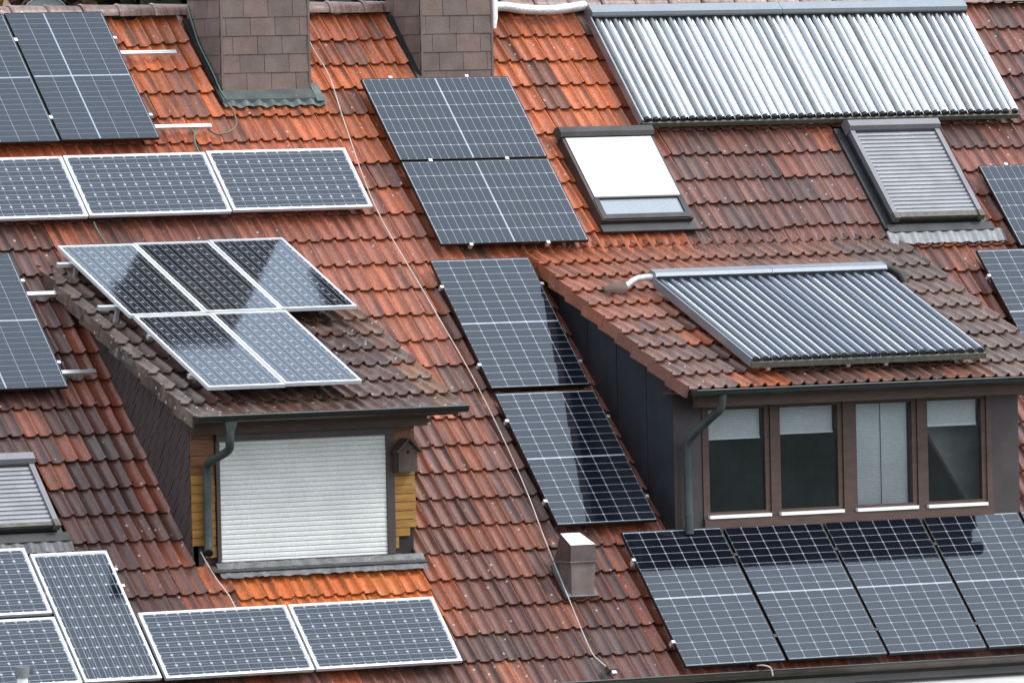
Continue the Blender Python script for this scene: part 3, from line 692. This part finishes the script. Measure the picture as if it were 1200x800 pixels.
# ---------------------------------------------------------------- roof windows
def slat_shutter(a, b, c, d, cat):
    s = MB(); s.box(a+.02, b-.02, c+.04, d-.1, -.16, -.035, RM)
    rw = part(s, 'roof_window', M['zinc_dark'])
    MB().prism([(a+.01, d-.15, -.06), (a+.01, d-.155, .035), (a+.01, d-.13, .075), (a+.01, d-.05, .075), (a+.01, d, .02), (a+.01, d, -.06)], (b-a-.02, 0, 0), RM).build('shutter_box', M['shutter_case'], rw)
    for x in (a+.02, b-.075): MB().box(x, x+.055, c+.05, d-.152, -.035, .028, RM).build('side_rail', M['shutter_case'], rw)
    v = d-.16; i = 0
    while v > c+.12:
        h = .0545
        q = [(a+.075, v, -.012), (a+.075, v-.012, .004), (a+.075, v-h*.62, .010), (a+.075, v-h+.004, .004), (a+.075, v-h, -.012)]
        MB().prism(q, (b-a-.15, 0, 0), RM).build('slat', M['shutter_grey'], rw)
        v -= h
    MB().box(a+.075, b-.075, c+.045, v+.0, -.03, .012, RM).build('bottom_bar', M['shutter_dirty'], rw)
    for x in (a+.015, b-.08): MB().box(x, x+.065, c+.02, c+.10, -.04, .034, RM).build('end_cap', M['shutter_dirty'], rw)
    MB().box(a-.075, a+.012, c-.02, d-.02, -.125, -.085, RM).build('side_flashing', M['zinc_dark'], rw)
    MB().box(b-.012, b+.045, c-.02, d-.02, -.125, -.085, RM).build('side_flashing', M['zinc_dark'], rw)
    MB().box(a-.05, b+.10, c-.075, c+.03, -.115, -.08, RM).build('lower_flashing', M['sill_grey'], rw)
    return rw
def apron(parent, u0, u1, v1, v0, mat):
    n = int((u1-u0)/.015); vs = []
    for j in range(3):
        v = v1+(v0-v1)*j/2
        for i in range(n+1):
            u = u0+(u1-u0)*i/n; ph = ((u+4.49) % .15)/.15
            vs.append(rp(u, v+(rt.uniform(-.006, .006) if j == 2 else 0), -.092+.008*math.cos(ph*2*math.pi)-.010*j))
    MB().add(vs, [(j*(n+1)+i, (j+1)*(n+1)+i, (j+1)*(n+1)+i+1, j*(n+1)+i+1) for j in range(2) for i in range(n)], None, True).build('lead_apron', mat, parent)
r1 = slat_shutter(*SKY[1], 0); apron(r1, 5.08, 6.52, 1.39, 1.235, M['lead_light'])
r2 = slat_shutter(*SKY[2], 0); apron(r2, -7.0, -5.70, -2.20, -2.33, M['lead'])
a, b, c, d = SKY[0]
RS_ = RM @ T((0, 0, -.035))
s = MB(); s.box(a, a+.05, c, d-.12, -.17, .0, RS_); s.box(b-.05, b, c, d-.12, -.17, .0, RS_); s.box(a+.05, b-.05, c, c+.06, -.17, -.01, RS_); s.box(a+.05, b-.05, c+.06, d-.12, -.17, -.05, RS_)
rw = part(s, 'roof_window', M['skylight_brown'])
MB().prism([(a-.02, d-.15, -.06), (a-.02, d-.155, .022), (a-.02, d-.12, .055), (a-.02, d-.05, .055), (a-.02, d-.01, .0), (a-.02, d-.01, -.07)], (b-a+.03, 0, 0), RS_).build('blind_box', M['sill_grey'], rw)
MB().box(a+.035, b-.035, c+.31, d-.165, .004, .010, RS_).build('awning', M['awning'], rw)
MB().box(a+.03, b-.03, c+.288, c+.309, .002, .014, RS_).build('pull_bar', M['skylight_brown'], rw)
MB().box(a+.075, b-.075, c+.075, c+.286, -.03, -.010, RS_).build('pane', M['painted_pane'], rw)
s = MB(); s.box(a+.012, b-.012, c+.012, c+.072, -.01, .008, RS_); s.box(a+.012, a+.072, c+.072, c+.286, -.01, .008, RS_); s.box(b-.072, b-.012, c+.072, c+.286, -.01, .008, RS_); s.build('sash', M['sill_grey'], rw)
MB().box(a-.01, b+.03, c-.11, c-.004, -.12, -.09, RM).build('lower_flashing', M['zinc_dark'], rw)
# square metal vent
vb = MB(); CX, CV = -.50, -3.08; base = rp(CX, CV, -.12)
vb.box(-.19, .17, -.16, .26, -.12, -.088, RM @ T((CX, CV, 0)))
vent = part(vb, 'roof_vent', M['lead'])
g = MB(); hx = .125
g.add([(base.x-hx, base.y-.12, base.z-.10), (base.x+hx, base.y-.12, base.z-.10), (base.x+hx, base.y+.22, base.z+.1), (base.x-hx, base.y+.22, base.z+.1),
       (base.x-hx-.01, base.y-.14, base.z+.235), (base.x+hx+.01, base.y-.14, base.z+.235), (base.x+hx+.01, base.y+.16, base.z+.235), (base.x-hx-.01, base.y+.16, base.z+.235)],
      [(0, 1, 5, 4), (1, 2, 6, 5), (2, 3, 7, 6), (3, 0, 4, 7)]); g.build('vent_shaft', M['vent_light'], vent)
g = MB(); zc = base.z+.235
g.box(base.x-.16, base.x+.155, base.y-.165, base.y+.18, zc, zc+.012); g.build('vent_collar', M['vent_light'], vent)
g = MB(); zc += .012
q0 = [(base.x-.150, base.y-.155, zc), (base.x+.145, base.y-.155, zc), (base.x+.145, base.y+.17, zc), (base.x-.150, base.y+.17, zc)]
q1 = [(base.x-.140, base.y-.145, zc+.155), (base.x+.135, base.y-.145, zc+.155), (base.x+.105, base.y+.10, zc+.26), (base.x-.110, base.y+.10, zc+.26)]
g.add(q0+q1, [(0, 1, 5, 4), (1, 2, 6, 5), (2, 3, 7, 6), (3, 0, 4, 7), (4, 5, 6, 7)]); g.build('vent_hood', M['vent_metal'], vent)
n_ = Vector((0, -.44, .9)).normalized()*.004
g = MB().add([Vector(q)+n_ for q in q1], [(0, 1, 2, 3)]); g.build('vent_top', M['white_paint'], vent)
# ---------------------------------------------------------------- solar panels
def cell_poly(w_, h_, ch): return [(-w_/2+ch, -h_/2), (w_/2-ch, -h_/2), (w_/2, -h_/2+ch), (w_/2, h_/2-ch), (w_/2-ch, h_/2), (-w_/2+ch, h_/2), (-w_/2, h_/2-ch), (-w_/2, -h_/2+ch)]
def ring(W, H, fw, z0, z1):
    mb = MB(); a, b = W/2, H/2
    mb.box(-a, -a+fw, -b, b, z0, z1); mb.box(a-fw, a, -b, b, z0, z1); mb.box(-a+fw, a-fw, -b, -b+fw, z0, z1-.0004); mb.box(-a+fw, a-fw, b-fw, b, z0, z1-.0004); return mb
TPL = {}
def template(key):
    W, H = {'A': SA, 'B': SB, 'C': SC}[key]
    fw = .026 if key == 'C' else .009
    t = {'frame': ring(W, H, fw, -.036, 0).mesh('frame'), 'backsheet': MB().box(-W/2+fw, W/2-fw, -H/2+fw, H/2-fw, -.010, -.0060).mesh('backsheet'),
         'glass': MB().add([(-W/2+fw, -H/2+fw, -.002), (W/2-fw, -H/2+fw, -.002), (W/2-fw, H/2-fw, -.002), (-W/2+fw, H/2-fw, -.002)], [(0, 1, 2, 3)]).mesh('glass')}
    t['frame'].materials.append(M['alu_white'] if key == 'C' else M['black_frame']); t['backsheet'].materials.append(M['backsheet'] if key != 'B' else M['backsheet_b'])
    t['glass'].materials.append(M['pv_glass_old'] if key == 'C' else M['pv_glass'])
    if key == 'C':
        p = cell_poly(.1222, .1222, .015); t['cell'] = MB().prism([(x, y, -.0056) for x, y in p], (0, 0, .0010)).mesh('cell'); t['cell'].materials.append(M['cell_full'])
        t['pos'] = [((i-2.5)*.1250, (j-5.5)*.1255) for i in range(6) for j in range(12)]
        bb = MB()
        for i in range(6):
            for s in (-.031, .031): bb.box((i-2.5)*.125+s-.0022, (i-2.5)*.125+s+.0022, -H/2+.035, H/2-.035, -.0046, -.0040)
        t['bus'] = bb.mesh('busbars'); t['bus'].materials.append(M['busbar'])
    else:
        mb = MB()
        if key == 'A': xs = [(i-2.5)*.1855 for i in range(6)]; cw, chh, gap, mid, nr, cc = .1800, .0885, .0045, .018, 9, .008
        else:
            cw, chh, gap, mid, nr, cc = .2085, .0685, .0032, .018, 12, .002
            xs = [-.4360+.2135*i+(.012 if i > 1 else 0)-.004 for i in range(5)]
        ys = []
        for j in range(nr):
            y = mid/2+chh/2+j*(chh+gap); ys += [y, -y]
        for x in xs:
            for y in ys: mb.prism([(x+a, y+b, -.0056) for a, b in cell_poly(cw, chh, cc)], (0, 0, .0008))
        t['cells'] = mb.mesh('cells'); t['cells'].materials.append(M['cell_half'])
    return t
for k in 'ABC': TPL[k] = template(k)
clamp_bl = MB().box(-.022, .022, -.016, .016, -.05, .003).mesh('clamp'); clamp_bl.materials.append(M['black_frame'])
clamp_me = MB().box(-.018, .018, -.015, .015, -.05, .005).mesh('clamp'); clamp_me.materials.append(M['alu'])
def solar(t, land, MX, u, v, label, clamps=(), group=None):
    key = {'AL': 'A', 'D': 'C'}.get(t, t); tp = TPL[key]
    mt = MX @ T((u, v, DOFF if t == 'D' else 0)) @ (Matrix.Rotation(R(90), 4, 'Z') if land else Matrix.Identity(4)) @ Matrix.Rotation(rt.uniform(-.003, .003), 4, 'X') @ Matrix.Rotation(rt.uniform(-.002, .002), 4, 'Y')
    if t == 'D': mt = mt @ Matrix.Diagonal((.832/.808, 1.64/1.58, 1, 1))
    e = tag(empty('solar_panel', mt), label, 'solar panel', group)
    link('frame', tp['frame'], None, e); bs = link('backsheet', tp['backsheet'], None, e)
    if 'cells' in tp: tag(link('cells', tp['cells'], None, bs), kind='stuff')
    else:
        for x, y in tp['pos']: link('cell', tp['cell'], None, bs, T((x, y, 0)))
        tag(link('busbars', tp['bus'], None, bs), kind='stuff')
    link('glass', tp['glass'], None, e)
    iv = (T((u, v, 0))).inverted() if not land else (T((u, v, 0)) @ Matrix.Rotation(R(90), 4, 'Z')).inverted()
    for cu, cv in clamps: link('clamp', clamp_bl if (t == 'A' and v < -3 and cu > .25) else clamp_me, None, e, iv @ T((cu, cv, 0)))
    return e
GR = {'A': 'black framed solar panels', 'AL': 'black framed solar panels', 'B': 'five-column grey solar panels', 'C': 'silver framed solar panels', 'D': 'solar panels on the shuttered dormer'}
for t, land, MX, u, v, lab in PV:
    W, H = pv_size(t); cl_ = []
    if t in ('A', 'B'):
        for s in (-.32, .29): cl_ += [(u-W/2-.012, v+s*H), (u+W/2+.012, v+s*H)]
    elif t == 'AL':
        for s in (-.3, .22): cl_ += [(u+s*H, v+W/2+.012), (u+s*H, v-W/2-.012)]
    elif t == 'C' and not land:
        cl_ = [(u+W/2+.012, v+.35*H), (u+W/2+.012, v+.22*H)]
    solar(t, land, MX, u, v, lab, cl_, GR[t])
# mounting rails with roof hooks
rail_g = 'aluminium mounting rails under the panels'
def rail(MX, u0, u1, v, label, z=0.):
    e = tag(empty('mounting_rail', MX @ T((u0, v, z))), label, 'rail', rail_g); L_ = u1-u0
    m_ = MB(); m_.box(0, L_, -.020, -.004, -.076, -.037); m_.box(0, L_, .004, .020, -.076, -.037); m_.box(0, L_, -.004, .004, -.076, -.052); m_.build('profile', M['alu'], e)
    n = max(2, int(L_/1.1))
    for i in range(n):
        x = .22+(L_-.44)*i/(n-1); MB().box(x-.02, x+.02, -.018, .018, -.165-(.05 if z else 0), -.077).build('hook', M['alu'], e)
rail(RM, -6.3, -2.205, 4.09, 'upper rail stub beside the shingled chimney, above a twin stub')
rail(RM, -6.3, -2.195, 3.065, 'lower rail stub beside the shingled chimney, cable hanging from it')
rail(RM, -7.0, -4.74, .89, 'upper rail stub ending at the slate cheek of the shuttered dormer')
rail(RM, -7.0, -4.685, -.137, 'lower rail stub ending near the slate cheek of the shuttered dormer')
for v, s in ((2.47, 'upper'), (2.06, 'lower')): rail(RM, -5.7, -.86, v, s+' rail under the row of three silver framed panels')
for v, s in ((-3.41, 'upper'), (-3.83, 'lower')): rail(RM, -5.3, -2.25, v, s+' rail under the two landscape panels below the shuttered dormer')
for v, s in ((-2.9, 'top'), (-3.5, 'middle')): rail(RM, -7.9, -5.5, v, s+' rail under the panels below the small shuttered roof window')
for v, s in ((3.25, 'top'), (2.75, 'second'), (2.1, 'third'), (1.65, 'bottom')): rail(RM, -.2, 1.40, v, s+' rail under the pair of panels below the chimney')
for v, s in ((.75, 'top'), (-.30, 'second'), (-1.03, 'third'), (-2.08, 'bottom')): rail(RM, -.45, .63, v, s+' rail under the two upright panels beside the anthracite cheek')
for v, s in ((-2.90, 'upper'), (-3.93, 'lower')): rail(RM, .17, 5.99, v, s+' rail under the row of panels along the eave')
for v, s in ((1.95, 'upper'), (1.3, 'lower')): rail(RM, 6.6, 8.2, v, s+' rail under the landscape panel beside the shuttered roof window')
for v, s in ((.65, 'upper'), (-.35, 'lower')): rail(RM, 6.0, 7.1, v, s+' rail under the upright panel beside the glazed dormer roof')
rail(DLM, -4.66, -2.0, .95, 'top rail on the shuttered dormer, its end above the verge', DOFF)
rail(DLM, -4.70, -2.0, -.06, 'second rail on the shuttered dormer, its end above the verge', DOFF)
rail(DLM, -4.50, -2.80, -.75, 'third rail on the shuttered dormer', DOFF)
rail(DLM, -4.50, -2.80, -1.65, 'bottom rail on the shuttered dormer', DOFF)
# ---------------------------------------------------------------- vacuum tube collectors
def collector(MX, u0, n, pitch, vtop, vbot, w0, tube_mat, rt_, label, group, hh, edge):
    e = tag(empty('tube_collector', MX @ T((u0, vbot, w0))), label, 'solar collector', group)
    W = n*pitch; H = vtop-vbot
    MB().prism([(0, H-.15, -.045), (0, H-.16, .045), (0, H-.13, .078), (0, H-.02, .07), (0, H, .03), (0, H, -.045)], (W-.004, 0, 0)).build('header', M['header'], e)
    MB().box(.01, W-.012, H-.175, H-.152, -.03, .05).build('header_seal', M['rubber'], e)
    vs = []; k = 8; m_ = n*k
    for y in (.03, H-.17):
        for i in range(m_+1):
            ph = (i % k)/k*2*math.pi; vs.append((i*pitch/k, y, -.040+.050*(math.cos(ph)*.5+.5)**.8))
    MB().add(vs, [(i, i+1, m_+2+i, m_+1+i) for i in range(m_)], None, True).build('mirror_sheet', M['mirror'], e)
    tms = []
    for tmx in tube_mat:
        tm = MB().tube([(0, .02, 0), (0, H-.17, 0)], rt_, 12).mesh('tube'); tm.materials.append(tmx); tms.append(tm)
    cm = MB().tube([(0, -.012, 0), (0, .024, 0)], rt_+.006, 10).mesh('tube_cap'); cm.materials.append(M['rubber'])
    for i in range(n):
        tb = link('tube', rt.choice(tms), None, e, T(((i+.5)*pitch+rt.uniform(-.003, .003), 0, .006+rt.uniform(-.003, .003))) @ Matrix.Rotation(rt.uniform(-.0015, .0015), 4, 'Z')); link('tube_cap', cm, None, tb)
    MB().box(0, W, -.03, -.004, -.07, -.012).build('bottom_rail', M['lichen_rail'], e)
    MB().box(.2, .24, 0, H, -.115, -.050).build('support', M['alu'], e); MB().box(W-.24, W-.2, 0, H, -.115, -.050).build('support', M['alu'], e)
    if edge: MB().box(-.018, -.002, -.02, H-.15, -.06, .03).build('side_profile', M['header'], e)
    return e
TS = [M['tube_silver'], pmat('dusty vacuum tube', (.33, .35, .36), .3, .7, .2, 6), pmat('dull vacuum tube', (.50, .52, .53), .22, .75, .15, 5)]
TB = [M['tube_blue'], M['tube_blue'], pmat('dusty blue vacuum tube', (.13, .15, .19), .16, .1, .2, 6)]
g1 = 'large silver tube collectors below the ridge'
for i, lb in enumerate(('large silver vacuum tube collector with the white insulated pipe at its header', 'large silver vacuum tube collector directly above the grey shuttered roof window')):
    collector(RM, 2.765+i*2.32, 21, .1104, TC[3], TC[2], .0, TS, .026, lb, g1, .1, i == 0)
g2 = 'dark blue tube collectors on the glazed dormer'
for i, lb in enumerate(('dark blue vacuum tube collector on the glazed dormer with a foil wrapped pipe', 'dark blue vacuum tube collector on the glazed dormer with a black hose end')):
    collector(DRM, 1.575+i*1.374, 12, .1143, .055, -2.065, .13, TB, .0275, lb, g2, .1, i == 0)
# ---------------------------------------------------------------- pipes, wires, small things
def tube_thing(name, path, r, mat, label, cat, seg=8, k=6, group=None):
    o = MB().tube(smooth_path(path, k), r, seg).build(name, mat); tag(o, label, cat, group); return o
tube_thing('insulated_pipe', [rp(1.42, 4.60, -.02), rp(1.80, 4.635, -.03), rp(2.05, 4.59, -.03), rp(2.4, 4.575, -.03), rp(2.78, 4.60, .0)], .05, M['foil'], 'white insulated pipe running from a chimney to the silver collector header', 'pipe', 12)
o = MB().tube([(CH2[1]+.055, CH2[2]+.06, 4.05), (CH2[1]+.055, CH2[2]+.06, 3.25), (CH2[1]+.055, CH2[2]+.065, 3.14)], [.05, .05, .034], 12).build('drain_pipe', M['white_paint']); tag(o, 'white vertical pipe on the side of the narrower chimney', 'pipe')
tube_thing('insulated_pipe', [DRM @ Vector(q) for q in ((1.30, .0, .02), (1.35, .01, .06), (1.45, .02, .11), (1.59, -.02, .14))], .034, M['foil'], 'short foil wrapped pipe joining the dark blue collector to the roof hood', 'pipe', 10)
hd = empty('pipe_hood', DRM @ T((1.23, .0, 0))); tag(hd, 'brown clay hood over the foil pipe on the glazed dormer', 'roof hood')
hm = MB(); vs = []
for y, r in ((0, .085), (.12, .075), (.24, .035)):
    for k in range(9):
        th = math.pi*k/8; vs.append((-y+.06, -math.cos(th)*r, math.sin(th)*r))
hm.add(vs, [(j*9+k, j*9+k+1, (j+1)*9+k+1, (j+1)*9+k) for j in range(2) for k in range(8)], None, True); hm.build('shell', pmat('hood clay', (.16, .085, .06), .7), hd)
MB().add([(.055, -math.cos(math.pi*k/8)*.08, math.sin(math.pi*k/8)*.08) for k in range(9)], [tuple(range(9))]).build('opening', M['hole'], hd)
tube_thing('hose', [DRM @ Vector(q) for q in ((4.30, -.01, .14), (4.39, .0, .14), (4.49, -.07, .10), (4.53, -.13, .03))], .042, M['cable_black'], 'black hose end at the header of the dark blue collector', 'hose', 10)
wp = [(-.60, 4.66, -.03), (-.59, 4.18, -.095), (-.56, 3.75, -.09), (-.645, 3.04, -.09), (-.745, 1.92, -.09), (-.65, .70, -.09), (-.56, -.51, -.09), (-.565, -1.7, -.09), (-.64, -2.58, -.08), (-.68, -3.24, -.08), (-.705, -3.89, -.09), (-.66, -4.06, -.09), (-.585, -4.17, -.09)]
lc = empty('lightning_conductor', RM @ T((-.585, -4.17, -.1))); tag(lc, 'thin pale lightning wire running from the ridge down to the gutter', 'wire')
ivm = (RM @ T((-.585, -4.17, -.1))).inverted()
MB().tube([ivm @ (RM @ q) for q in smooth_path(wp, 8)], .006, 6).build('wire', M['cable_white'], lc)
MB().box(-.05, .05, -.03, .03, -.02, .05).build('clamp_block', M['old_wood'], lc); MB().box(-.02, .03, -.07, -.03, .0, .04).build('terminal', M['copper_clip'], lc)
tube_thing('cable', [rp(-2.24, 3.06, -.07), rp(-2.15, 3.0, -.10), rp(-2.0, 3.02, -.10), rp(-1.87, 3.12, -.10), rp(-1.84, 3.30, -.09), rp(-1.87, 3.40, -.08)], .011, pmat('tan cable', (.22, .15, .08), .6), 'tan cable looping from the rail end to the chimney foot', 'cable')
tube_thing('cable', [rp(-2.35, 3.05, -.07), rp(-2.40, 3.0, -.07), rp(-2.44, 2.86, -.09), rp(-2.44, 2.62, -.08)], .012, M['cable_green'], 'short pale green cable between the rail and the row of three panels', 'cable')
tube_thing('cable', [(-1.86, 3.2, 3.42), (-1.87, 3.0, 3.09), (-1.88, 2.8, 2.89), (-1.88, 2.65, 2.74), (-1.88, 2.5, 2.56), (-1.86, 2.42, 2.47)], .009, M['cable_green'], 'thin green cable along the dark side of the wider chimney', 'cable')
tube_thing('cable', [rp(-3.97, 1.83, -.07), rp(-3.95, 1.75, -.10), rp(-3.92, 1.55, -.10), rp(-3.88, 1.42, -.10)], .009, M['cable_green'], 'thin green cable between the row of three panels and the dormer panels', 'cable')
tube_thing('cable', [rp(-4.42, -2.46, -.06), rp(-4.39, -2.6, -.085), rp(-4.36, -2.8, -.085), rp(-4.31, -3.0, -.085), rp(-4.30, -3.25, -.08)], .006, M['cable_white'], 'thin pale wire hanging from the downpipe outlet of the shuttered dormer', 'cable')
tube_thing('cable', [rp(1.02, -4.25, -.06), rp(1.08, -4.27, -.04), rp(1.15, -4.30, -.05), rp(1.17, -4.36, -.10)], .008, M['cable_white'], 'short pale wire end hanging below the eave panels', 'cable')
# bird house
bh = empty('bird_house', T((-2.20, DLY-.06, -1.165)) @ Matrix.Scale(.86, 4)); tag(bh, 'small weathered wooden bird house hanging on the dormer corner', 'bird house')
b_ = MB(); b_.prism([(-.12, -.10, 0), (.12, -.10, 0), (.12, -.10, .24), (0, -.10, .35), (-.12, -.10, .24)], (0, .135, 0)); b_.build('body', M['old_wood'], bh)
for s in (-1, 1):
    b_ = MB(); nrm = Vector((s*.68, 0, .73)); tt = Vector((s*.73, 0, -.68)); a_ = Vector((0, -.15, .362))
    q = [a_-tt*.005*0, a_+tt*.215, a_+tt*.215+Vector((0, .19, 0)), a_+Vector((0, .19, 0))]
    b_.prism(q, nrm*.02); b_.build('roof', M['old_wood'], bh)
b_ = MB().tube([(0, -.103, .225), (0, -.099, .225)], .021, 12); b_.build('entrance_hole', M['hole'], bh)
MB().box(-.135, -.121, -.06, .035, .0, .24).build('side_board', M['old_wood'], bh)
# vent pipe near the eave
vp = empty('vent_pipe', T((-7.05, -3.02, -3.3))); tag(vp, 'grey round vent pipe with a collar in front of a solar panel', 'pipe')
MB().tube([(0, 0, -.15), (0, 0, .46)], .052, 14).build('pipe', M['white_paint'], vp)
MB().tube([(0, 0, .46), (0, 0, .56)], [.066, .07], 14).build('cap', M['lead_light'], vp); MB().box(.06, .10, -.03, .03, .49, .55).build('bracket', M['lead'], vp)
# satellite dish behind the ridge
ds = empty('satellite_dish', T((-2.82, 4.55, 3.0))); tag(ds, 'pale green satellite dish just behind the ridge', 'satellite dish')
dm = MB(); vs = [(0, 0, .27)]; nseg = 28
for j in range(1, 7):
    r = .30*j/6
    for k in range(nseg): th = 2*math.pi*k/nseg; vs.append((math.cos(th)*r, -.06*(j/6)**2, .27+math.sin(th)*r*.98))
fs = [(0, 1+k, 1+(k+1) % nseg) for k in range(nseg)]+[(1+(j-1)*nseg+k, 1+j*nseg+k, 1+j*nseg+(k+1) % nseg, 1+(j-1)*nseg+(k+1) % nseg) for j in range(1, 6) for k in range(nseg)]
dm.add(vs, fs, None, True); dm.build('reflector', M['dish'], ds)
MB().tube([(math.cos(2*math.pi*k/nseg)*.30, -.06, .27+math.sin(2*math.pi*k/nseg)*.294) for k in range(nseg+1)], .009, 6, False).build('rim', M['lead_light'], ds)
MB().tube([(0, .03, .27), (0, .06, -.6)], .022, 8).build('mast', M['lead'], ds)
# pale canopy below the eave
cn = MB(); cn.box(2.2, 8.8, -4.3, ez.y+.44, -3.46, -3.42); cp_ = part(cn, 'canopy', M['plaster']); MB().box(2.2, 8.8, -4.34, -4.302, -3.50, -3.40).build('canopy_edge', M['white_paint'], cp_)
# ---------------------------------------------------------------- trees on the hillside
def make_tree(seed, h, r, trunk_r, leafmat, n_leaf, base=.25, size=.22):
    rr = random.Random(seed); tr = MB(); tips = []
    tr.tube([(0, 0, -.4), (rr.uniform(-.1, .1), 0, h*.3), (rr.uniform(-.15, .15), rr.uniform(-.1, .1), h*.65), (0, 0, h*.97)], [trunk_r*1.2, trunk_r, trunk_r*.6, trunk_r*.1], 8)
    for i in range(34):
        z = h*(base+(1-base)*i/34*.95); a = rr.uniform(0, 6.283); l = r*(1-.75*((z/h-base)/(1-base))**1.3)*rr.uniform(.6, 1.1)
        e = Vector((math.cos(a)*l, math.sin(a)*l, z+l*rr.uniform(-.05, .5)))
        tr.tube([(0, 0, z), (e.x*.5, e.y*.5, z+(e.z-z)*.6), e], [trunk_r*.28, trunk_r*.18, trunk_r*.05], 5, False); tips.append((Vector((0, 0, z)), e))
    cr_ = MB(); vs = []; fs = []
    for i in range(n_leaf):
        a, e = rr.choice(tips); t = rr.uniform(.25, 1.08); q = a.lerp(e, t)+Vector((rr.gauss(0, .22), rr.gauss(0, .22), rr.gauss(0, .2)))*r*.4
        s = size*rr.uniform(.6, 1.3); d1 = Vector((rr.gauss(0, 1), rr.gauss(0, 1), rr.gauss(0, .6))).normalized(); d2 = d1.cross(Vector((rr.gauss(0, 1), rr.gauss(0, 1), rr.gauss(0, 1)))).normalized()
        o = len(vs); vs += [q-d1*s, q+d2*s*.45, q+d1*s, q-d2*s*.45]; fs.append((o, o+1, o+2, o+3))
    cr_.add(vs, fs); a = tr.mesh('trunk'); a.materials.append(M['bark']); b = cr_.mesh('crown'); b.materials.append(leafmat); return a, b
kinds = [make_tree(1, 9, 2.0, .16, M['leaf'], 3500), make_tree(2, 8, 1.6, .13, M['leaf_brown'], 700), make_tree(5, 11, 2.4, .22, M['leaf'], 4500, .2, .25)]
tree_lab = ['dark green conifer on the wooded hillside behind the ridge', 'brown leafless-looking tree on the wooded hillside behind the ridge', 'tall broad evergreen on the hillside behind the ridge']
def tree(kind, x, y, s, z=None):
    e = tag(empty('hillside_tree', T((x, y, (hz(x, y) if z is None else z)-.05)) @ Matrix.Rotation(rt.uniform(0, 6.28), 4, 'Z') @ Matrix.Diagonal((s, s, s, 1))), tree_lab[kind], 'tree', 'trees on the hillside')
    link('trunk', kinds[kind][0], None, e); link('crown', kinds[kind][1], None, e)
rq = random.Random(12)
for i in range(26):
    y = 27+(i % 4)*3.2+rq.uniform(-1.2, 1.2); x = 7.5+(i//4)*1.55+rq.uniform(-.7, .7)+(y-27)*.55
    tree(rq.choice([0, 1, 1, 1, 1, 1]), x, y, rq.uniform(.75, 1.15))
big = empty('garden_tree', T((3.35, 11.2, hz(3.35, 11.2)))); tag(big, 'big dark tree close behind the house, mirrored in the dormer panels', 'tree')
bt = make_tree(8, 18.2, 3.0, .28, M['leaf'], 9000, .45, .3)
link('trunk', bt[0], None, big); link('crown', bt[1], None, big)
